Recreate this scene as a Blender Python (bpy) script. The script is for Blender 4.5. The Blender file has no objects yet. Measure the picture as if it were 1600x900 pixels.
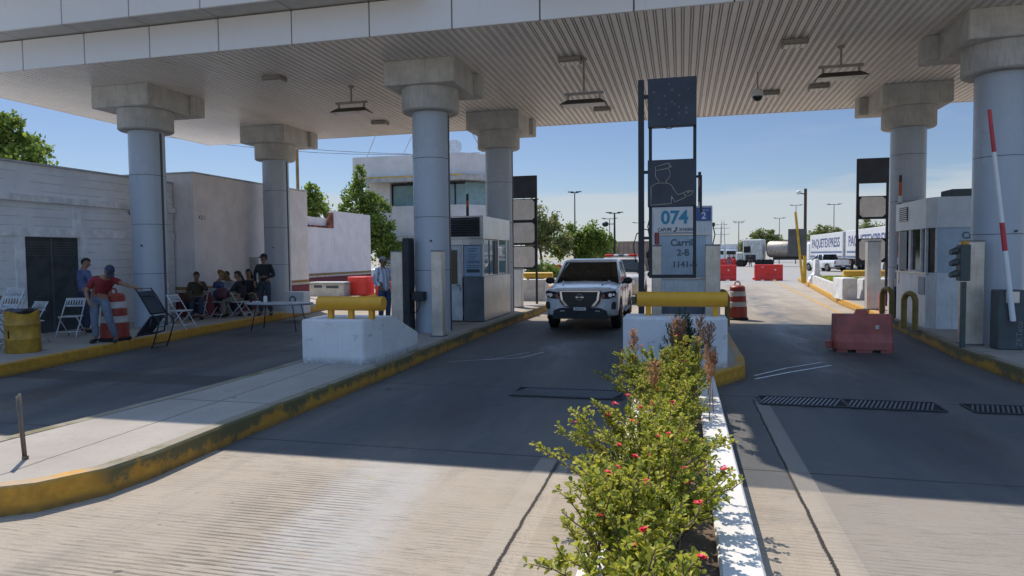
import bpy, bmesh, math, random
from mathutils import Vector, Matrix
R = math.radians; PI = math.pi
rnd = random.Random(7)
scene = bpy.context.scene
C = scene.collection

# ------------------------------------------------------------------ materials
class V:
    """tiny wrapper so node maths reads like an expression"""
    def __init__(s, nt, sock): s.nt, s.s = nt, sock
    def _m(s, op, o=None, o2=None, clamp=False):
        n = s.nt.nodes.new('ShaderNodeMath'); n.operation = op; n.use_clamp = clamp
        s.nt.links.new(s.s, n.inputs[0])
        for i, q in ((1, o), (2, o2)):
            if q is None: continue
            if isinstance(q, V): s.nt.links.new(q.s, n.inputs[i])
            else: n.inputs[i].default_value = q
        return V(s.nt, n.outputs[0])
    def __add__(s, o): return s._m('ADD', o)
    def __sub__(s, o): return s._m('SUBTRACT', o)
    def __mul__(s, o): return s._m('MULTIPLY', o)
    def __truediv__(s, o): return s._m('DIVIDE', o)
    def abs(s): return s._m('ABSOLUTE')
    def frac(s): return s._m('FRACT')
    def sin(s): return s._m('SINE')
    def mx(s, o): return s._m('MAXIMUM', o)
    def mn(s, o): return s._m('MINIMUM', o)
    def inv(s): return (s * -1) + 1
    def step(s, a, b):                       # smooth 0..1 from a to b
        n = s.nt.nodes.new('ShaderNodeMapRange'); n.interpolation_type = 'SMOOTHSTEP'
        s.nt.links.new(s.s, n.inputs[0]); n.inputs[1].default_value = a; n.inputs[2].default_value = b
        return V(s.nt, n.outputs[0])
    def line(s, c, w, soft=.004): return (s - c).abs().step(w + soft, w)

def newmat(name):
    m = bpy.data.materials.new(name); m.use_nodes = True
    nt = m.node_tree; b = nt.nodes['Principled BSDF']
    return m, nt, b
def coords(nt):
    tc = nt.nodes.new('ShaderNodeTexCoord'); sp = nt.nodes.new('ShaderNodeSeparateXYZ')
    nt.links.new(tc.outputs['Object'], sp.inputs[0])
    return tc.outputs['Object'], V(nt, sp.outputs[0]), V(nt, sp.outputs[1]), V(nt, sp.outputs[2])
def noise(nt, co, scale, detail=4, rough=.55, dist=0, stretch=None):
    if stretch:
        mp = nt.nodes.new('ShaderNodeMapping'); nt.links.new(co, mp.inputs[0]); mp.inputs['Scale'].default_value = stretch; co = mp.outputs[0]
    n = nt.nodes.new('ShaderNodeTexNoise'); n.inputs['Scale'].default_value = scale
    n.inputs['Detail'].default_value = detail; n.inputs['Roughness'].default_value = rough; n.inputs['Distortion'].default_value = dist
    nt.links.new(co, n.inputs['Vector']); return V(nt, n.outputs[0])
def mix(nt, f, a, b):
    n = nt.nodes.new('ShaderNodeMix'); n.data_type = 'RGBA'; n.clamp_factor = True
    if isinstance(f, V): nt.links.new(f.s, n.inputs[0])
    else: n.inputs[0].default_value = f
    for i, q in ((6, a), (7, b)):
        if isinstance(q, (tuple, list)): n.inputs[i].default_value = (*q[:3], 1)
        else: nt.links.new(q, n.inputs[i])
    return n.outputs[2]
def bump(nt, b, h, strength=.3, dist=.01):
    n = nt.nodes.new('ShaderNodeBump'); n.inputs['Strength'].default_value = strength; n.inputs['Distance'].default_value = dist
    nt.links.new(h.s, n.inputs['Height']); nt.links.new(n.outputs[0], b.inputs['Normal'])

_cache = {}
def M(name, col, rough=.6, metal=0, var=.12, scale=3, bmp=0, bscale=40, dirt=None, dirt_amt=.35, spec=None, streak=False, coat=0):
    """painted / metal / plastic surface: base colour, cloudy variation, streaks of dirt, fine bump"""
    if name in _cache: return _cache[name]
    m, nt, b = newmat(name); co, x, y, z = coords(nt)
    n1 = noise(nt, co, scale, 5, .6)
    dark = tuple(c * (1 - var * 2) for c in col); light = tuple(min(1, c * (1 + var)) for c in col)
    c = mix(nt, n1.step(.3, .7), dark, light)
    if dirt:
        n2 = noise(nt, co, 5 if streak else 2.2, 6, .65, stretch=(4, 4, .5) if streak else None)
        c = mix(nt, n2.step(.48, .72) * dirt_amt, c, dirt)
    nt.links.new(c, b.inputs['Base Color'])
    r = n1 * .2 + (rough - .1); nt.links.new(r.s, b.inputs['Roughness'])
    b.inputs['Metallic'].default_value = metal
    if coat: b.inputs['Coat Weight'].default_value = coat; b.inputs['Coat Roughness'].default_value = .08
    if spec is not None: b.inputs['Specular IOR Level'].default_value = spec
    if bmp: bump(nt, b, noise(nt, co, bscale, 4, .6), bmp, .01)
    _cache[name] = m; return m
def plain(name, col, rough=.5, metal=0, emit=None):
    return M(name, col, rough, metal, var=.05, scale=8)
def glass(name, col=(.012, .018, .016), rough=.08):
    if name in _cache: return _cache[name]
    m, nt, b = newmat(name); co, x, y, z = coords(nt)
    c = mix(nt, noise(nt, co, 3, 3), col, tuple(q * 1.8 for q in col))
    nt.links.new(c, b.inputs['Base Color']); b.inputs['Roughness'].default_value = rough
    b.inputs['Specular IOR Level'].default_value = .45
    _cache[name] = m; return m

white_paint = M('white_paint', (.72, .73, .74), .55, dirt=(.35, .33, .3), dirt_amt=.35, bmp=.15, bscale=25)
def chipped(name, base, under, zl):
    m, nt, b = newmat(name); co, x, y, z = coords(nt)
    n = noise(nt, co, 2.5, 6, .65); n2 = noise(nt, co, 11, 6, .75); n3 = noise(nt, co, 1.6, 4, .6, stretch=(1, 1, 3.5)); v = noise(nt, co, 4, 6, .7, stretch=(5, 5, .4))
    c = mix(nt, n.step(.3, .7), tuple(q * .88 for q in base), base)
    c = mix(nt, v.step(.52, .75) * .3, c, tuple(q * .6 for q in base))
    c = mix(nt, n2.step(.66, .69) * .75, c, under); c = mix(nt, (n3.step(.6, .64) * n2.step(.42, .5)) * .5, c, tuple(q * .45 for q in base))
    c = mix(nt, z.step(zl, 0) * n2.step(.3, .55) * .7, c, tuple(q * .7 for q in under))
    nt.links.new(c, b.inputs['Base Color']); b.inputs['Roughness'].default_value = .7; bump(nt, b, n2 - n2.step(.66, .69) * .8 + n3 * .4, .35, .01)
    _cache[name] = m; return m
beige_conc = M('cap_concrete', (.53, .52, .49), .85, var=.08, dirt=(.28, .27, .24), dirt_amt=.5, streak=True, bmp=.4, bscale=14)
barrier_white = chipped('barrier_white', (.78, .79, .8), (.3, .29, .27), .14)
column_paint = M('column_cladding', (.45, .51, .58), .26, 0.0, var=.03, scale=.6, dirt=(.36, .42, .5), dirt_amt=.2, streak=True)
column_grey = M('column_seam', (.06, .07, .08), .5)
steel = M('stainless', (.68, .66, .63), .36, .7, var=.08, scale=2, dirt=(.3, .28, .26), dirt_amt=.35, streak=True)
steel_d = M('steel_dark', (.16, .19, .22), .38, .6, var=.1)  # darker steel for caps, base plates and louvres
steel_warm = M('stainless_warm', (.68, .62, .53), .4, .45, var=.1, dirt=(.3, .27, .22), streak=True)
galv = M('galvanised', (.4, .4, .4), .5, .5)
blackm = M('black_metal', (.022, .028, .036), .5, .1, var=.2)
navy = M('sign_face_dark', (.035, .045, .065), .45, var=.15)
yellow = M('yellow_paint', (.74, .37, .02), .45, var=.06, scale=1.5, dirt=(.42, .2, .03), dirt_amt=.35, bmp=.1)
yellow_l = M('yellow_bright', (.7, .44, .05), .5, var=.08, dirt=(.25, .2, .1))
redp = M('red_plastic', (.72, .03, .025), .42, var=.1, dirt=(.35, .1, .08), dirt_amt=.3)
redfade = M('faded_red_plastic', (.46, .12, .095), .55, var=.15, dirt=(.2, .1, .1), dirt_amt=.5)
drum_red = M('drum_orange_red', (.36, .05, .035), .5, var=.12, dirt=(.2, .07, .05), dirt_amt=.4)
reflective = M('reflective_white', (.6, .58, .55), .4, dirt=(.3, .25, .22))
rubber = M('rubber', (.018, .018, .02), .8, var=.2)
chrome = M('chrome', (.75, .77, .8), .15, 1, var=.03)
booth_white = M('booth_white', (.7, .76, .8), .4, .1, var=.06, dirt=(.3, .33, .35), dirt_amt=.4, streak=True)
booth_panel = M('booth_blue_grey', (.42, .54, .64), .35, .05, var=.06, dirt=(.25, .28, .3))
white_clean = M('white_panel', (.78, .8, .82), .4, var=.03)
sign_panel = M('sign_back_white', (.84, .82, .8), .5, var=.06, dirt=(.3, .28, .25), streak=True)
wglass = glass('window_glass'); gl_sky = glass('window_glass_bright', (.16, .25, .27), .03)
txt_dark = plain('lettering_slate', (.06, .08, .1), .6)
txt_grey = plain('lettering_grey', (.12, .17, .22), .6)
txt_teal = plain('lettering_teal', (.05, .33, .5), .5)
txt_white = plain('lettering_white', (.75, .78, .8), .5)
txt_blue = plain('lettering_blue', (.05, .07, .2), .5)
blue_sign = plain('sign_blue', (.07, .13, .38), .5)
skin = M('skin', (.3, .16, .1), .55, var=.06)
bark = M('bark', (.13, .09, .06), .9, bmp=.6, bscale=20)
soil = M('soil', (.12, .085, .06), .95, bmp=.8, bscale=30, var=.3)
lampm = M('lamp_housing', (.3, .28, .25), .5, .3)
flood_d = M('floodlight_housing', (.09, .08, .07), .5, .3)
diff = M('lamp_diffuser', (.75, .72, .65), .3)

def leafmat(name, a, b_, yellowish):
    m, nt, b = newmat(name); co, x, y, z = coords(nt)
    n = noise(nt, co, 6, 2); c = mix(nt, n.step(.35, .65), a, b_)
    n2 = noise(nt, co, 31, 1); c = mix(nt, n2.step(.55, .75), c, yellowish)
    nt.links.new(c, b.inputs['Base Color']); b.inputs['Roughness'].default_value = .6; b.inputs['Specular IOR Level'].default_value = .3
    tr = nt.nodes.new('ShaderNodeBsdfTranslucent'); nt.links.new(c, tr.inputs[0])
    ms = nt.nodes.new('ShaderNodeMixShader'); ms.inputs[0].default_value = .5
    out = nt.nodes['Material Output']
    nt.links.new(b.outputs[0], ms.inputs[1]); nt.links.new(tr.outputs[0], ms.inputs[2]); nt.links.new(ms.outputs[0], out.inputs[0])
    _cache[name] = m; return m
leaf_tree = leafmat('leaf_tree', (.14, .22, .04), (.24, .33, .06), (.38, .42, .1))
leaf_dark = leafmat('leaf_tree_dark', (.08, .13, .03), (.13, .2, .045), (.22, .27, .07))
leaf_olive = leafmat('leaf_tree_olive', (.2, .22, .08), (.3, .31, .12), (.4, .38, .16))
leaf_pl = leafmat('leaf_planter', (.34, .37, .04), (.5, .5, .07), (.74, .64, .17))
leaf_pl2 = leafmat('leaf_planter_deep', (.14, .2, .035), (.28, .33, .05), (.46, .44, .1))
leaf_fern = leafmat('leaf_fern', (.05, .09, .05), (.07, .13, .06), (.1, .16, .07))
leaf_dry = leafmat('leaf_dry', (.45, .24, .13), (.58, .35, .2), (.68, .46, .28))
petal = plain('petal_red', (.72, .012, .045), .5)
stemm = M('plant_stem', (.17, .12, .07), .8)

# ------------------------------------------------------------------ mesh builder
class MB:
    def __init__(s): s.bm = bmesh.new(); s.mats = []; s.mi = 0
    def mat(s, m):
        if m not in s.mats: s.mats.append(m)
        s.mi = s.mats.index(m); return s
    def face(s, pts, smooth=False):
        f = s.bm.faces.new([s.bm.verts.new(p) for p in pts]); f.material_index = s.mi; f.smooth = smooth; return f
    def box(s, x0, x1, y0, y1, z0, z1, bevel=0, rot=None, org=None, seg=1):
        r = bmesh.ops.create_cube(s.bm, size=1)
        vs = r['verts']
        for v in vs: v.co = Vector((x0 + (v.co.x + .5) * (x1 - x0), y0 + (v.co.y + .5) * (y1 - y0), z0 + (v.co.z + .5) * (z1 - z0)))
        fs = set(f for v in vs for f in v.link_faces)
        for f in fs: f.material_index = s.mi
        if bevel:
            es = list(set(e for v in vs for e in v.link_edges))
            o = bmesh.ops.bevel(s.bm, geom=es, offset=bevel, segments=seg, affect='EDGES', profile=.5)
            vs = list(set(o['verts']) | set(v for f in o['faces'] for v in f.verts))
            for f in o['faces']: f.material_index = s.mi
        if rot:
            o = Vector(org) if org else Vector(((x0 + x1) / 2, (y0 + y1) / 2, (z0 + z1) / 2))
            bmesh.ops.rotate(s.bm, verts=[v for v in vs if v.is_valid], cent=o, matrix=Matrix.Rotation(rot[0], 3, rot[1]))
        return s
    def cyl(s, p0, p1, r0, r1=None, seg=16, caps=True, smooth=True):
        r1 = r0 if r1 is None else r1; p0 = Vector(p0); p1 = Vector(p1); d = (p1 - p0)
        if d.length < 1e-6: return s
        q = d.to_track_quat('Z', 'Y').to_matrix()
        a = []; b = []
        for i in range(seg):
            t = 2 * PI * i / seg; u = q @ Vector((math.cos(t), math.sin(t), 0))
            a.append(s.bm.verts.new(p0 + u * r0)); b.append(s.bm.verts.new(p1 + u * r1))
        for i in range(seg):
            f = s.bm.faces.new((a[i], a[(i + 1) % seg], b[(i + 1) % seg], b[i])); f.smooth = smooth; f.material_index = s.mi
        if caps:
            f = s.bm.faces.new(a[::-1]); f.material_index = s.mi
            f = s.bm.faces.new(b); f.material_index = s.mi
        return s
    def tube(s, pts, r, seg=8, r1=None):
        n = len(pts) - 1
        for i in range(n):
            ra = r if r1 is None else r + (r1 - r) * i / n; rb = r if r1 is None else r + (r1 - r) * (i + 1) / n
            s.cyl(pts[i], pts[i + 1], ra, rb, seg)
        return s
    def lathe(s, prof, c=(0, 0, 0), seg=24):      # prof [(r,z)]
        rings = []
        for r_, z in prof:
            rings.append([s.bm.verts.new((c[0] + r_ * math.cos(2 * PI * i / seg), c[1] + r_ * math.sin(2 * PI * i / seg), c[2] + z)) for i in range(seg)])
        for a, b in zip(rings, rings[1:]):
            for i in range(seg):
                f = s.bm.faces.new((a[i], a[(i + 1) % seg], b[(i + 1) % seg], b[i])); f.smooth = True; f.material_index = s.mi
        for rg, fl in ((rings[0], 1), (rings[-1], 0)):
            f = s.bm.faces.new(rg[::-1] if fl else rg); f.material_index = s.mi
        return s
    def prism(s, poly, z0, z1, axis='z'):
        def P(a, b, t): return (a, b, t) if axis == 'z' else ((a, t, b) if axis == 'y' else (t, a, b))
        A = [s.bm.verts.new(P(a, b, z0)) for a, b in poly]; B = [s.bm.verts.new(P(a, b, z1)) for a, b in poly]
        n = len(poly); fs = []
        for i in range(n): fs.append(s.bm.faces.new((A[i], A[(i + 1) % n], B[(i + 1) % n], B[i])))
        fs.append(s.bm.faces.new(A[::-1])); fs.append(s.bm.faces.new(B))
        for f in fs: f.material_index = s.mi
        return s
    def ball(s, c, r, sc=(1, 1, 1), sub=2):
        o = bmesh.ops.create_icosphere(s.bm, subdivisions=sub, radius=r)
        for v in o['verts']: v.co = Vector((v.co.x * sc[0], v.co.y * sc[1], v.co.z * sc[2])) + Vector(c)
        for f in set(f for v in o['verts'] for f in v.link_faces): f.smooth = True; f.material_index = s.mi
        return s
    def loft(s, secs, closed_ends=True, smooth=True):     # secs: list of equal-length point lists (closed rings)
        rings = [[s.bm.verts.new(p) for p in sec] for sec in secs]; n = len(rings[0])
        for a, b in zip(rings, rings[1:]):
            for i in range(n):
                f = s.bm.faces.new((a[i], a[(i + 1) % n], b[(i + 1) % n], b[i])); f.smooth = smooth; f.material_index = s.mi
        if closed_ends:
            for rg in (rings[0][::-1], rings[-1]):
                f = s.bm.faces.new(rg); f.material_index = s.mi
        return s
    def build(s, name, mat=None, parent=None, loc=None, fix=True, rotz=None):
        if fix: bmesh.ops.recalc_face_normals(s.bm, faces=s.bm.faces)
        for e in s.bm.edges:
            if len(e.link_faces) == 2 and e.link_faces[0].normal.angle(e.link_faces[1].normal, 0) > .7: e.smooth = False
        me = bpy.data.meshes.new(name); s.bm.to_mesh(me); s.bm.free()
        if mat is not None: me.materials.append(mat)
        else:
            for m in s.mats: me.materials.append(m)
        o = bpy.data.objects.new(name, me); C.objects.link(o)
        if parent: o.parent = parent
        if loc: o.location = loc
        if rotz is not None: o.rotation_euler.z = rotz
        return o

def tag(o, label, cat, group=None):
    o['label'] = label; o['category'] = cat
    if group: o['group'] = group
    return o
def thing(name, label, cat, loc=(0, 0, 0), rotz=0, group=None):
    o = bpy.data.objects.new(name, None); C.objects.link(o); o.empty_display_size = .2
    o.location = loc; o.rotation_euler = (0, 0, rotz); return tag(o, label, cat, group)
def copy_tree(o, parent=None):
    c = o.copy(); C.objects.link(c); c.parent = parent
    for ch in [k for k in C.objects if k.parent == o]: copy_tree(ch, c)
    return c
def dup(root, loc, rotz=0, label=None, group=None, scale=None):
    c = copy_tree(root); c.location = loc; c.rotation_euler = (0, 0, rotz)
    if label: c['label'] = label
    if group: c['group'] = group
    if scale: c.scale = (scale,) * 3
    return c
def struct(o): o['kind'] = 'structure'; return o
def text(s, size, m, parent, loc, rot=(R(90), 0, 0), name='lettering', extrude=.002, align='CENTER', sx=1, bold=0):
    cu = bpy.data.curves.new(name, 'FONT'); cu.body = s; cu.size = size; cu.extrude = extrude; cu.offset = bold
    cu.align_x = align; cu.align_y = 'CENTER'
    t = bpy.data.objects.new(name + '_curve', cu); C.objects.link(t)
    bpy.context.view_layer.update()
    me = bpy.data.meshes.new_from_object(t.evaluated_get(bpy.context.evaluated_depsgraph_get()))
    C.objects.unlink(t); bpy.data.objects.remove(t)
    me.materials.clear(); me.materials.append(m); me.name = name
    o = bpy.data.objects.new(name, me); C.objects.link(o); o.parent = parent; o.location = loc; o.rotation_euler = rot; o.scale = (sx, 1, 1)
    return o
def bake(o):
    """evaluate modifiers into a plain mesh"""
    bpy.context.view_layer.update()
    dg = bpy.context.evaluated_depsgraph_get()
    me = bpy.data.meshes.new_from_object(o.evaluated_get(dg)); o.modifiers.clear(); old = o.data; o.data = me; me.name = o.name
    bpy.data.meshes.remove(old); return o

K = .22      # height of the kerbed islands and walkways

# ------------------------------------------------------------------ camera, sun, sky
cam_d = bpy.data.cameras.new('camera'); cam = bpy.data.objects.new('camera', cam_d); C.objects.link(cam); scene.camera = cam
cam_d.lens = 1060 / 1600 * 36; cam_d.sensor_width = 36; cam_d.clip_start = .05; cam_d.clip_end = 4000
cam.matrix_world = Matrix.Translation((0, 0, 1.9)) @ Matrix.Rotation(R(14.05), 4, 'Z') @ Matrix.Rotation(R(90 - 2.71), 4, 'X') @ Matrix.Rotation(R(-.6), 4, 'Z')

kx, ky = .50, -.56                                 # ground shadow of a 1 m post
sd = Vector((kx, ky, -1)).normalized()
sun_d = bpy.data.lights.new('sun', 'SUN'); sun_d.energy = 4.8; sun_d.angle = R(.45); sun_d.color = (1, .91, .79)
sun = bpy.data.objects.new('sun', sun_d); C.objects.link(sun); sun.rotation_euler = sd.to_track_quat('-Z', 'Y').to_euler(); sun.location = (-10, 12, 30)
elev = math.asin(-sd.z); az = math.atan2(-sd.x, -sd.y)      # azimuth from +Y towards +X

w = bpy.data.worlds.new('World'); scene.world = w; w.use_nodes = True; nt = w.node_tree
bg = nt.nodes['Background']; sky = nt.nodes.new('ShaderNodeTexSky'); sky.sky_type = 'NISHITA'; sky.sun_disc = False
sky.sun_elevation = elev; sky.sun_rotation = az; sky.altitude = 50; sky.air_density = 1.0; sky.dust_density = .25; sky.ozone_density = 2.2
tc = nt.nodes.new('ShaderNodeTexCoord'); sp = nt.nodes.new('ShaderNodeSeparateXYZ'); nt.links.new(tc.outputs['Generated'], sp.inputs[0])
zz = V(nt, sp.outputs[2]); nz = noise(nt, tc.outputs['Generated'], 4, 5, .55, stretch=(1, 1, 7))
cl = (zz + nz * .09 - .045).step(.1, .078) * .72                   # low pale cloud bank along the horizon
wisp = noise(nt, tc.outputs['Generated'], 2.2, 6, .6, stretch=(1, 2.2, 6)).step(.56, .8) * zz.step(.5, .1) * .22
hi = zz.step(.2, .55)                                                # dimmed towards the horizon, boosted overhead out of view as added fill light
gain = mix(nt, hi, (.50, .52, .60), (2.05, 2.0, 1.85))
mu = nt.nodes.new('ShaderNodeMix'); mu.data_type = 'RGBA'; mu.blend_type = 'MULTIPLY'; mu.inputs[0].default_value = 1
nt.links.new(sky.outputs[0], mu.inputs[6]); nt.links.new(gain, mu.inputs[7])
cmx = mix(nt, cl.mx(wisp), mu.outputs[2], (3.9, 4.25, 4.55))
nt.links.new(cmx, bg.inputs[0]); bg.inputs[1].default_value = .15
scene.view_settings.view_transform = 'Standard'; scene.view_settings.look = 'None'; scene.view_settings.exposure = 0
scene.cycles.max_bounces = 9; scene.cycles.diffuse_bounces = 7

# ------------------------------------------------------------------ ground, road, kerbs
def ground_mat():
    m, nt, b = newmat('dry_ground'); co, x, y, z = coords(nt)
    n = noise(nt, co, .05, 6, .6); n2 = noise(nt, co, 3, 4, .6)
    c = mix(nt, n.step(.35, .65), (.34, .29, .22), (.24, .23, .13)); c = mix(nt, n2 * .5, c, (.4, .35, .28))
    nt.links.new(c, b.inputs['Base Color']); b.inputs['Roughness'].default_value = .95; return m
g = MB(); g.face([(-1800, -300, -.03), (1800, -300, -.03), (1800, 3000, -.03), (-1800, 3000, -.03)])
struct(g.build('ground', ground_mat()))

def road_mat():
    m, nt, b = newmat('grooved_concrete'); co, x, y, z = coords(nt)
    big = noise(nt, co, .35, 5, .6); med = noise(nt, co, 2.4, 6, .65); fine = noise(nt, co, 45, 3, .7); grit = noise(nt, co, 160, 2, .7)
    lat = noise(nt, co, 1.3, 5, .6, stretch=(.35, 9, 1)); fl = noise(nt, co, 5, 4, .7, stretch=(.3, 12, 1))
    c = mix(nt, big.step(.3, .7), (.33, .272, .21), (.42, .35, .272))
    c = mix(nt, med.step(.35, .75) * .5, c, (.37, .325, .27))
    blo = noise(nt, co, 1.1, 7, .72).step(.5, .7); c = mix(nt, blo * .5, c, (.19, .165, .135))
    runs = noise(nt, co, 1.6, 6, .7, stretch=(1, .12, 1)).step(.5, .68); c = mix(nt, runs * .4, c, (.2, .178, .15))
    c = mix(nt, lat.step(.5, .72) * .3, c, (.22, .19, .155))
    thin = noise(nt, co, 3, 6, .75, stretch=(.9, 26, 1)).step(.56, .66) * noise(nt, co, .9, 4, .6).step(.35, .6)
    c = mix(nt, thin * .8, c, (.11, .095, .08))
    pit = noise(nt, co, 70, 2, .5).step(.66, .72); c = mix(nt, pit * .7, c, (.08, .07, .06))
    drip = noise(nt, co, 7, 2, .4).step(.73, .76) * ((x + 2.9) / 1.3).abs().step(1, .4).mx(((x - 2.6) / 1.2).abs().step(1, .4)); c = mix(nt, drip * .8, c, (.05, .045, .04))
    c = mix(nt, fine.step(.55, .8) * .45, c, (.12, .105, .09))
    c = mix(nt, grit.step(.5, .7) * .3, c, (.4, .36, .31))
    # transverse tined grooves
    gw = (y * 2 * PI / .05 + med * 3).sin() * .5 + .5
    gmask = noise(nt, co, .8, 4, .6, stretch=(1, 1.6, 1)).step(.38, .62)
    c = mix(nt, gw.step(.7, .97) * gmask * med.step(.3, .6) * .35, c, (.1, .09, .08))
    # slab east of the centre planter is greyer and rougher
    c = mix(nt, x.step(1.0, 1.05) * y.step(9, 8.7) * .45, c, (.2, .185, .17))
    # pale scuffed scrape in the middle lane
    xs = x + (y - 5) * .12
    nb = noise(nt, co, 2.2, 6, .7, stretch=(1, 2.2, 1))
    sc = ((xs + 2.42) / .6).abs().step(1.0, .35) * y.step(3.0, 3.8) * y.step(6.2, 5.3) * nb.step(.3, .5)
    c = mix(nt, sc * .75, c, (.37, .36, .345))
    dl = (((xs + 2.9) / .75).abs().step(1.0, .3) * y.step(2.6, 3.4) * y.step(5.7, 4.8)).mx(((x + 2.4) / 2).abs().step(1, .5) * y.step(4.0, 3.3) * .7)
    dl = dl * (gw + (nb - .5) * 1.6).step(.55, .9) * noise(nt, co, 5, 5, .7, stretch=(.5, 4, 1)).step(.4, .55)
    c = mix(nt, dl * .7, c, (.085, .065, .05))
    # oil-darkened concrete, with the canopy's shade also painted into the colour
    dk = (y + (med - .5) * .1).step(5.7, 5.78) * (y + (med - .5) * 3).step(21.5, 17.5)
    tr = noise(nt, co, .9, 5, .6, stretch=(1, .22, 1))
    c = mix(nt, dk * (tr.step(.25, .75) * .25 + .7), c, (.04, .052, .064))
    def lane(cx, wd): return ((x - cx) / wd).abs().step(1, .1)
    lanes = lane(-2.5, 1.0).mx(lane(2.7, 1.0)).mx(lane(-8.6, 1.2))
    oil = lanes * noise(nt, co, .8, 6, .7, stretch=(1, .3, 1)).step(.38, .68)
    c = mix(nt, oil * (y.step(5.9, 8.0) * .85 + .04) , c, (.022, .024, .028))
    c = mix(nt, y.line(9.05, .34, .03) * x.step(-6.3, -6.5) * .6, c, (.03, .032, .036))
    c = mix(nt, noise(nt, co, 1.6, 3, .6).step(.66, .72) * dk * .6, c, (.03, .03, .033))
    # cross joints and long joints with a smoother strip beside them
    j = (x * .01)
    wob = (med - .5) * .05
    jl = (y + wob).line(6.21, .011).mx((y + wob).line(9.42, .01)).mx((y + wob).line(19.42, .02)).mx((y + wob).line(26.0, .03)).mx((y + wob).line(25.2, .02)).mx((y + wob).line(2.9, .01)).mx((y+wob).line(13.6,.008))
    c = mix(nt, jl * .85, c, (.02, .02, .02))
    st = (x.line(-1.2, .07, .015) * y.step(6.25, 6.1)).mx(x.line(.98, .09, .01)) * y.step(9.2, 8.9)
    c = mix(nt, st * .45, c, (.38, .33, .27))
    cr = ((x + (fine - .5) * .03 + (med - .5) * .04).line(-1.1, .009, .006) * y.step(6.3, 5.9)).mx((x + (fine - .5) * .03 + (med - .5) * .03).line(.9, .008, .008)) * y.step(9.3, 9.1)
    c = mix(nt, cr, c, (.025, .02, .018))
    lip = (x + (med - .5) * .05).line(-1.02, .03, .03) * y.step(6.3, 6) * fine.step(.4, .6)
    c = mix(nt, lip * .5, c, (.5, .42, .33))
    # asphalt in the distance
    far = (y + big * 14).step(46, 56)
    asp = mix(nt, big, (.26, .25, .235), (.34, .325, .3))
    c = mix(nt, far, c, asp)
    tyre = lane(3.6, 1.1) * y.step(18, 22) * y.step(46, 34) * tr.step(.35, .7)
    c = mix(nt, tyre * .5, c, (.09, .085, .08))
    nt.links.new(c, b.inputs['Base Color'])
    r = (oil * -.42 + .86) - dk * .14; nt.links.new(r.s, b.inputs['Roughness'])
    h = dl * -1 + (gw * gmask * -.3) - thin * .8 + fine * .6 + grit * .35 + cr * -3 + jl * -2 + lat * .5
    bump(nt, b, h, .55, .012); return m
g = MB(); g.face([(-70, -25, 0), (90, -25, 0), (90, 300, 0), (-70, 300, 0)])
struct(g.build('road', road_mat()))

def pave_mat():
    m, nt, b = newmat('pavement_concrete'); co, x, y, z = coords(nt)
    big = noise(nt, co, .6, 5, .6); fine = noise(nt, co, 22, 5, .7); med = noise(nt, co, 3, 5, .65)
    c = mix(nt, big.step(.3, .7), (.3, .265, .23), (.38, .345, .3)); c = mix(nt, fine.step(.5, .75) * .35, c, (.2, .18, .16))
    c = mix(nt, med.step(.6, .75) * .4, c, (.17, .16, .15))
    jl = (y * .3333 + .2 + (med - .5) * .01).frac().line(.5, .003, .002).mx((x + y * .04 + (med - .5) * .05).line(-5.05, .008))
    c = mix(nt, jl * .8, c, (.06, .055, .05))
    spot = noise(nt, co, 5, 2, .5).step(.74, .76); c = mix(nt, spot * .7, c, (.06, .05, .045))
    nt.links.new(c, b.inputs['Base Color']); b.inputs['Roughness'].default_value = .85
    bump(nt, b, fine * .7 + med * .4 - jl * 2, .4, .01); return m
def kerb_mat(name, ylw, wear, under, ya=0, yb=0):
    m, nt, b = newmat(name); co, x, y, z = coords(nt)
    n = noise(nt, co, 1.1, 7, .65); n2 = noise(nt, co, 9, 5, .7)
    c = mix(nt, n2.step(.35, .7), tuple(q * .72 for q in ylw), ylw)
    wr = ((n + (z - .11) * 1.1 + (n2 - .5) * .25).step(wear, wear + .05)) * z.step(.02, .08)
    if yb: wr = wr.mx(y.step(ya, ya + .25) * y.step(yb + 2, yb) * ((n2 - .5) * 1.1 + (n - .5) * 1.6 + z * 2.6).step(.12, .42))
    c = mix(nt, wr * .9, c, under)
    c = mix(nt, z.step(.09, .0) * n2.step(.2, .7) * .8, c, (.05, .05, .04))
    c = mix(nt, z.step(.205, .225) * n.step(.4, .5) * .7, c, (.34, .3, .25))
    nt.links.new(c, b.inputs['Base Color']); b.inputs['Roughness'].default_value = .8
    bump(nt, b, n2 + n, .5, .012); return m
pave = pave_mat()
kerb_y = kerb_mat('kerb_yellow', (.64, .33, .035), .8, (.09, .09, .05))
kerb_w = kerb_mat('kerb_worn', (.62, .32, .04), .72, (.085, .095, .05), 4.3, 21)
kerb_r = kerb_mat('kerb_worn_right', (.62, .33, .04), .78, (.11, .11, .06), 10.6, 19)
def offset(poly, d):
    n = len(poly); out = []
    for i in range(n):
        p0, p1, p2 = Vector(poly[i - 1]), Vector(poly[i]), Vector(poly[(i + 1) % n])
        a = (p1 - p0).normalized(); b_ = (p2 - p1).normalized()
        na = Vector((-a.y, a.x)); nb = Vector((-b_.y, b_.x)); mm = (na + nb)
        mm = mm / max(.5, mm.length_squared / 2)
        out.append(tuple(p1 + mm * d))
    return out
def densify(poly, step=1.0, skip=()):
    out = []
    for i, p in enumerate(poly):
        q = Vector(poly[(i + 1) % len(poly)]); p = Vector(p); n = max(1, int((q - p).length / step)) if (q - p).length < 60 else 1
        for k in range(n): out.append(tuple(p + (q - p) * k / n))
    return out
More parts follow.
